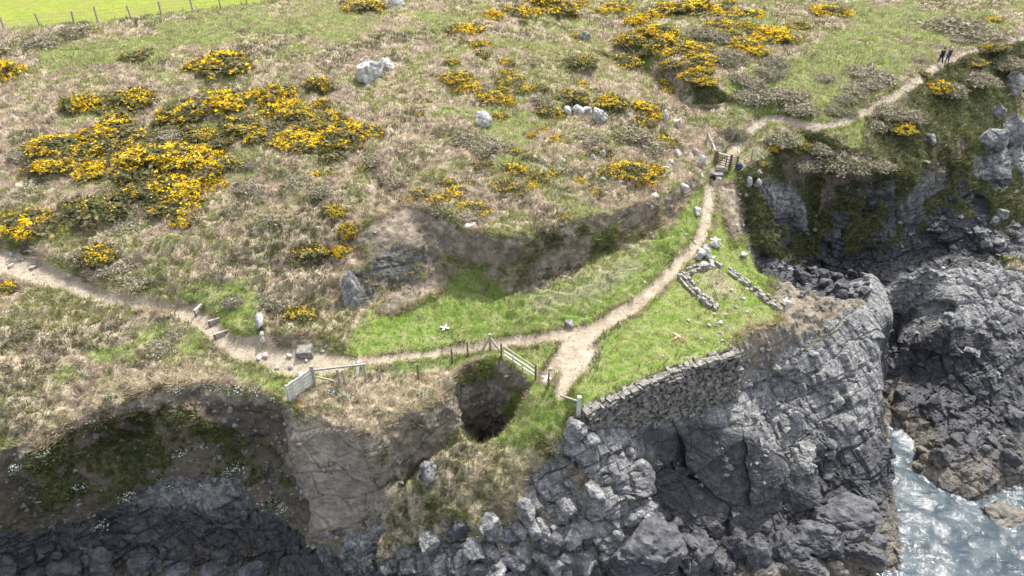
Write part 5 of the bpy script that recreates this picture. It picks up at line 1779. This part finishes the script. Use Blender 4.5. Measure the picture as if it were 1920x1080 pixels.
# retaining wall above the shore
r = random.Random(5)
top = [Vector(P(*q)) for q in [(1095, 768, -0.3), (1130, 752, -0.1), (1200, 716, 0), (1280, 686, 0), (1330, 669, 0), (1382, 655, 0)]]
foot = [Vector(P(*q)) for q in [(1108, 800, -1.7), (1135, 797, -2.3), (1205, 794, -3.2), (1290, 773, -3.6), (1335, 762, -3.8), (1374, 748, -4.0)]]
o0 = top[2].copy()
m = MB()
cap = MB()
for i in range(len(top) - 1):
    a_, b2, c_, d_ = top[i], top[i + 1], foot[i], foot[i + 1]
    L_ = (b2 - a_).length
    Ht = ((a_ - c_).length + (b2 - d_).length) / 2
    rows_ = int(Ht / .21) + 1
    for k in range(rows_):
        t = -.2 * r.random()
        while t < L_:
            w = .16 + .5 * r.random() ** 2
            u_ = min(max((t + w / 2) / L_, 0), 1)
            v_ = (k + .5) / rows_
            T_, Fo = a_.lerp(b2, u_), c_.lerp(d_, u_)
            q_ = T_.lerp(Fo, v_)
            dn = (Fo - T_).normalized()
            al = (b2 - a_).normalized()
            n_ = al.cross(dn).normalized()
            if n_.y > 0:
                n_ = -n_
            if r.random() < .10:
                t += w
                continue
            q_ = q_ + n_ * (.05 + .22 * r.random() + .16 * math.sin(q_.x * 1.1) * math.sin(q_.z * 2.3 + 1))
            m.stone(q_ - o0, w * .98, .22 * (.8 + .4 * r.random()), .40 + .2 * r.random(), r, al, dn, n_, .24)
            t += w
    t = 0.0
    while t < L_:
        w = .25 + .3 * r.random()
        q_ = a_.lerp(b2, min((t + w / 2) / L_, 1)) + Vector((0, .08 + .24 * (r.random() - .5), -.01))
        if r.random() < .5:
          cap.stone(q_ + Vector((0, 0, .12 * (r.random() - .7))) - o0, w * (.7 + .3 * r.random()), .3 + .3 * r.random(), .2, r, (b2 - a_).normalized(), Vector((0, 1, 0)), Vector((0, 0, 1)), .34)
        t += w * (1 + .3 * r.random())
o = m.build("retaining_wall", M_WALL)
o.location = o0
tag(o, "tall rough stone retaining wall holding up the green neck above the shore", "wall")
cap.build("coping", M_WALL, o)

# ------------------------------------------------------------------ the two walkers
M_SKIN = simple("skin", (.46, .29, .21), .6, .1)
M_NAVY = simple("navy_jacket", (.035, .045, .13), .8, .3)
M_JEANS = simple("blue_jeans", (.075, .11, .19), .85, .25)
M_DARK = simple("charcoal_clothes", (.018, .022, .030), .8, .3)
M_HAIRW = simple("white_hair", (.70, .68, .63), .7, .15)
M_HAIRD = simple("dark_hair", (.03, .024, .02), .7, .3)
M_SHOE = simple("brown_boot", (.05, .035, .025), .7, .3)


def skin_mesh(name, joints, bones, mat, parent, sub=2):
    me = bpy.data.meshes.new(name)
    keys = list(joints)
    me.from_pydata([joints[k][0] for k in keys], [(keys.index(a_), keys.index(b2)) for a_, b2 in bones], [])
    o = bpy.data.objects.new(name, me)
    COL.objects.link(o)
    sm = o.modifiers.new("skin", 'SKIN')
    sm.use_smooth_shade = True
    for k, v in zip(keys, me.skin_vertices[0].data):
        v.radius = (joints[k][1], joints[k][2] if len(joints[k]) > 2 else joints[k][1])
        v.use_root = k == keys[0]
    su = o.modifiers.new("sub", 'SUBSURF')
    su.levels = su.render_levels = sub
    dg = bpy.context.evaluated_depsgraph_get()
    m2 = bpy.data.meshes.new_from_object(o.evaluated_get(dg))
    o.modifiers.clear()
    o.data = m2
    m2.name = name
    m2.materials.clear()
    m2.materials.append(mat)
    o.parent = parent
    return o


def walker(px, py, rz, lean, top_mat, leg_mat, hair_mat, label, stride, arm):
    b_ = gnd(px, py)
    J = {"pelvis": ((0, 0, .93), .145, .11), "belly": ((0, lean * .3, 1.1), .14, .105), "chest": ((0, lean * .7, 1.34), .165, .115), "neck": ((0, lean, 1.50), .055), "head": ((0, lean + .03, 1.60), .085, .095), "crown": ((0, lean + .03, 1.69), .075, .085), "nose": ((0, lean + .145, 1.60), .014)}
    B = [("pelvis", "belly"), ("belly", "chest"), ("chest", "neck"), ("neck", "head"), ("head", "crown"), ("head", "nose")]
    for s_, n in ((-1, "l"), (1, "r")):
        f_ = stride * s_
        J.update({n + "hip": ((.09 * s_, 0, .88), .095), n + "knee": ((.10 * s_, f_ * .5 + .03, .48), .062), n + "ankle": ((.10 * s_, f_, .09), .042), n + "toe": ((.11 * s_, f_ + .17, .04), .035),
                  n + "shoulder": ((.19 * s_, lean * .8, 1.41), .062), n + "elbow": ((.26 * s_, lean * .5 - .04 - f_ * .2, 1.14), .045), n + "wrist": ((.235 * s_, lean * .5 + arm - f_ * .35, .93 + arm * .6), .03), n + "palm": ((.235 * s_, lean * .5 + arm + .07 - f_ * .4, .88 + arm * .6), .034, .02)})
        B += [("pelvis", n + "hip"), (n + "hip", n + "knee"), (n + "knee", n + "ankle"), (n + "ankle", n + "toe"), ("chest", n + "shoulder"), (n + "shoulder", n + "elbow"), (n + "elbow", n + "wrist"), (n + "wrist", n + "palm")]
        pc = Vector(J[n + "palm"][0])
        for q, (dx, ln) in enumerate(((-.028, .075), (-.01, .085), (.01, .08), (.028, .062))):
            J[n + "f%d" % q] = (tuple(pc + Vector((dx * .6, .045, -.045 - ln * .2))), .009)
            J[n + "g%d" % q] = (tuple(pc + Vector((dx * .7, .05, -.06 - ln * .6))), .008)
            B += [(n + "palm", n + "f%d" % q), (n + "f%d" % q, n + "g%d" % q)]
        J[n + "t"] = (tuple(pc + Vector((-.05 * s_, .03, -.02))), .010)
        B += [(n + "palm", n + "t")]
    root = empty("person", (b_.x, b_.y, b_.z), rz)
    tag(root, label, "person", "two walkers on the coast path")
    skin_mesh("body", J, B, M_SKIN, root)
    j2 = lambda names, k=1.22, add=.012: {n: (J[n][0], *[v * k + add for v in J[n][1:]]) for n in names}
    T_ = ["pelvis", "lhip", "lknee", "lankle", "rhip", "rknee", "rankle"]
    skin_mesh("trousers", j2(T_), [b for b in B if b[0] in T_ and b[1] in T_], leg_mat, root)
    U_ = ["belly", "pelvis", "chest", "lshoulder", "lelbow", "lwrist", "rshoulder", "relbow", "rwrist"]
    skin_mesh("jacket", j2(U_, 1.25, .018), [b for b in B if b[0] in U_ and b[1] in U_], top_mat, root)
    p_, F = rock_verts(3, 3, planes=40, rough=.03)
    keep = [f for f in F.tolist() if np.mean([p_[i][2] for i in f]) > -.1 or np.mean([p_[i][1] for i in f]) < -.15]
    mesh_obj("hair", p_ * (.125, .135, .13) + (0, lean + .015, 1.69), keep, hair_mat, root)
    for s_, n in ((-1, "l"), (1, "r")):
        a_, t_ = Vector(J[n + "ankle"][0]), Vector(J[n + "toe"][0])
        skin_mesh("shoe", {"a": (tuple(a_ + Vector((0, -.03, -.02))), .055), "b": (tuple(t_), .05, .042)}, [("a", "b")], M_SHOE, root, 1)
    root.scale = (.94, .94, .94)
    return root


walker(1761.5, 119, math.radians(-75), .06, M_DARK, M_DARK, M_HAIRD, "walker in all dark clothes striding along the path, on the left", .24, .10)
walker(1774, 118, math.radians(-85), .12, M_NAVY, M_JEANS, M_HAIRW, "white haired walker in navy jacket and blue jeans leaning forward, on the right", .13, .16)
settle_labels()
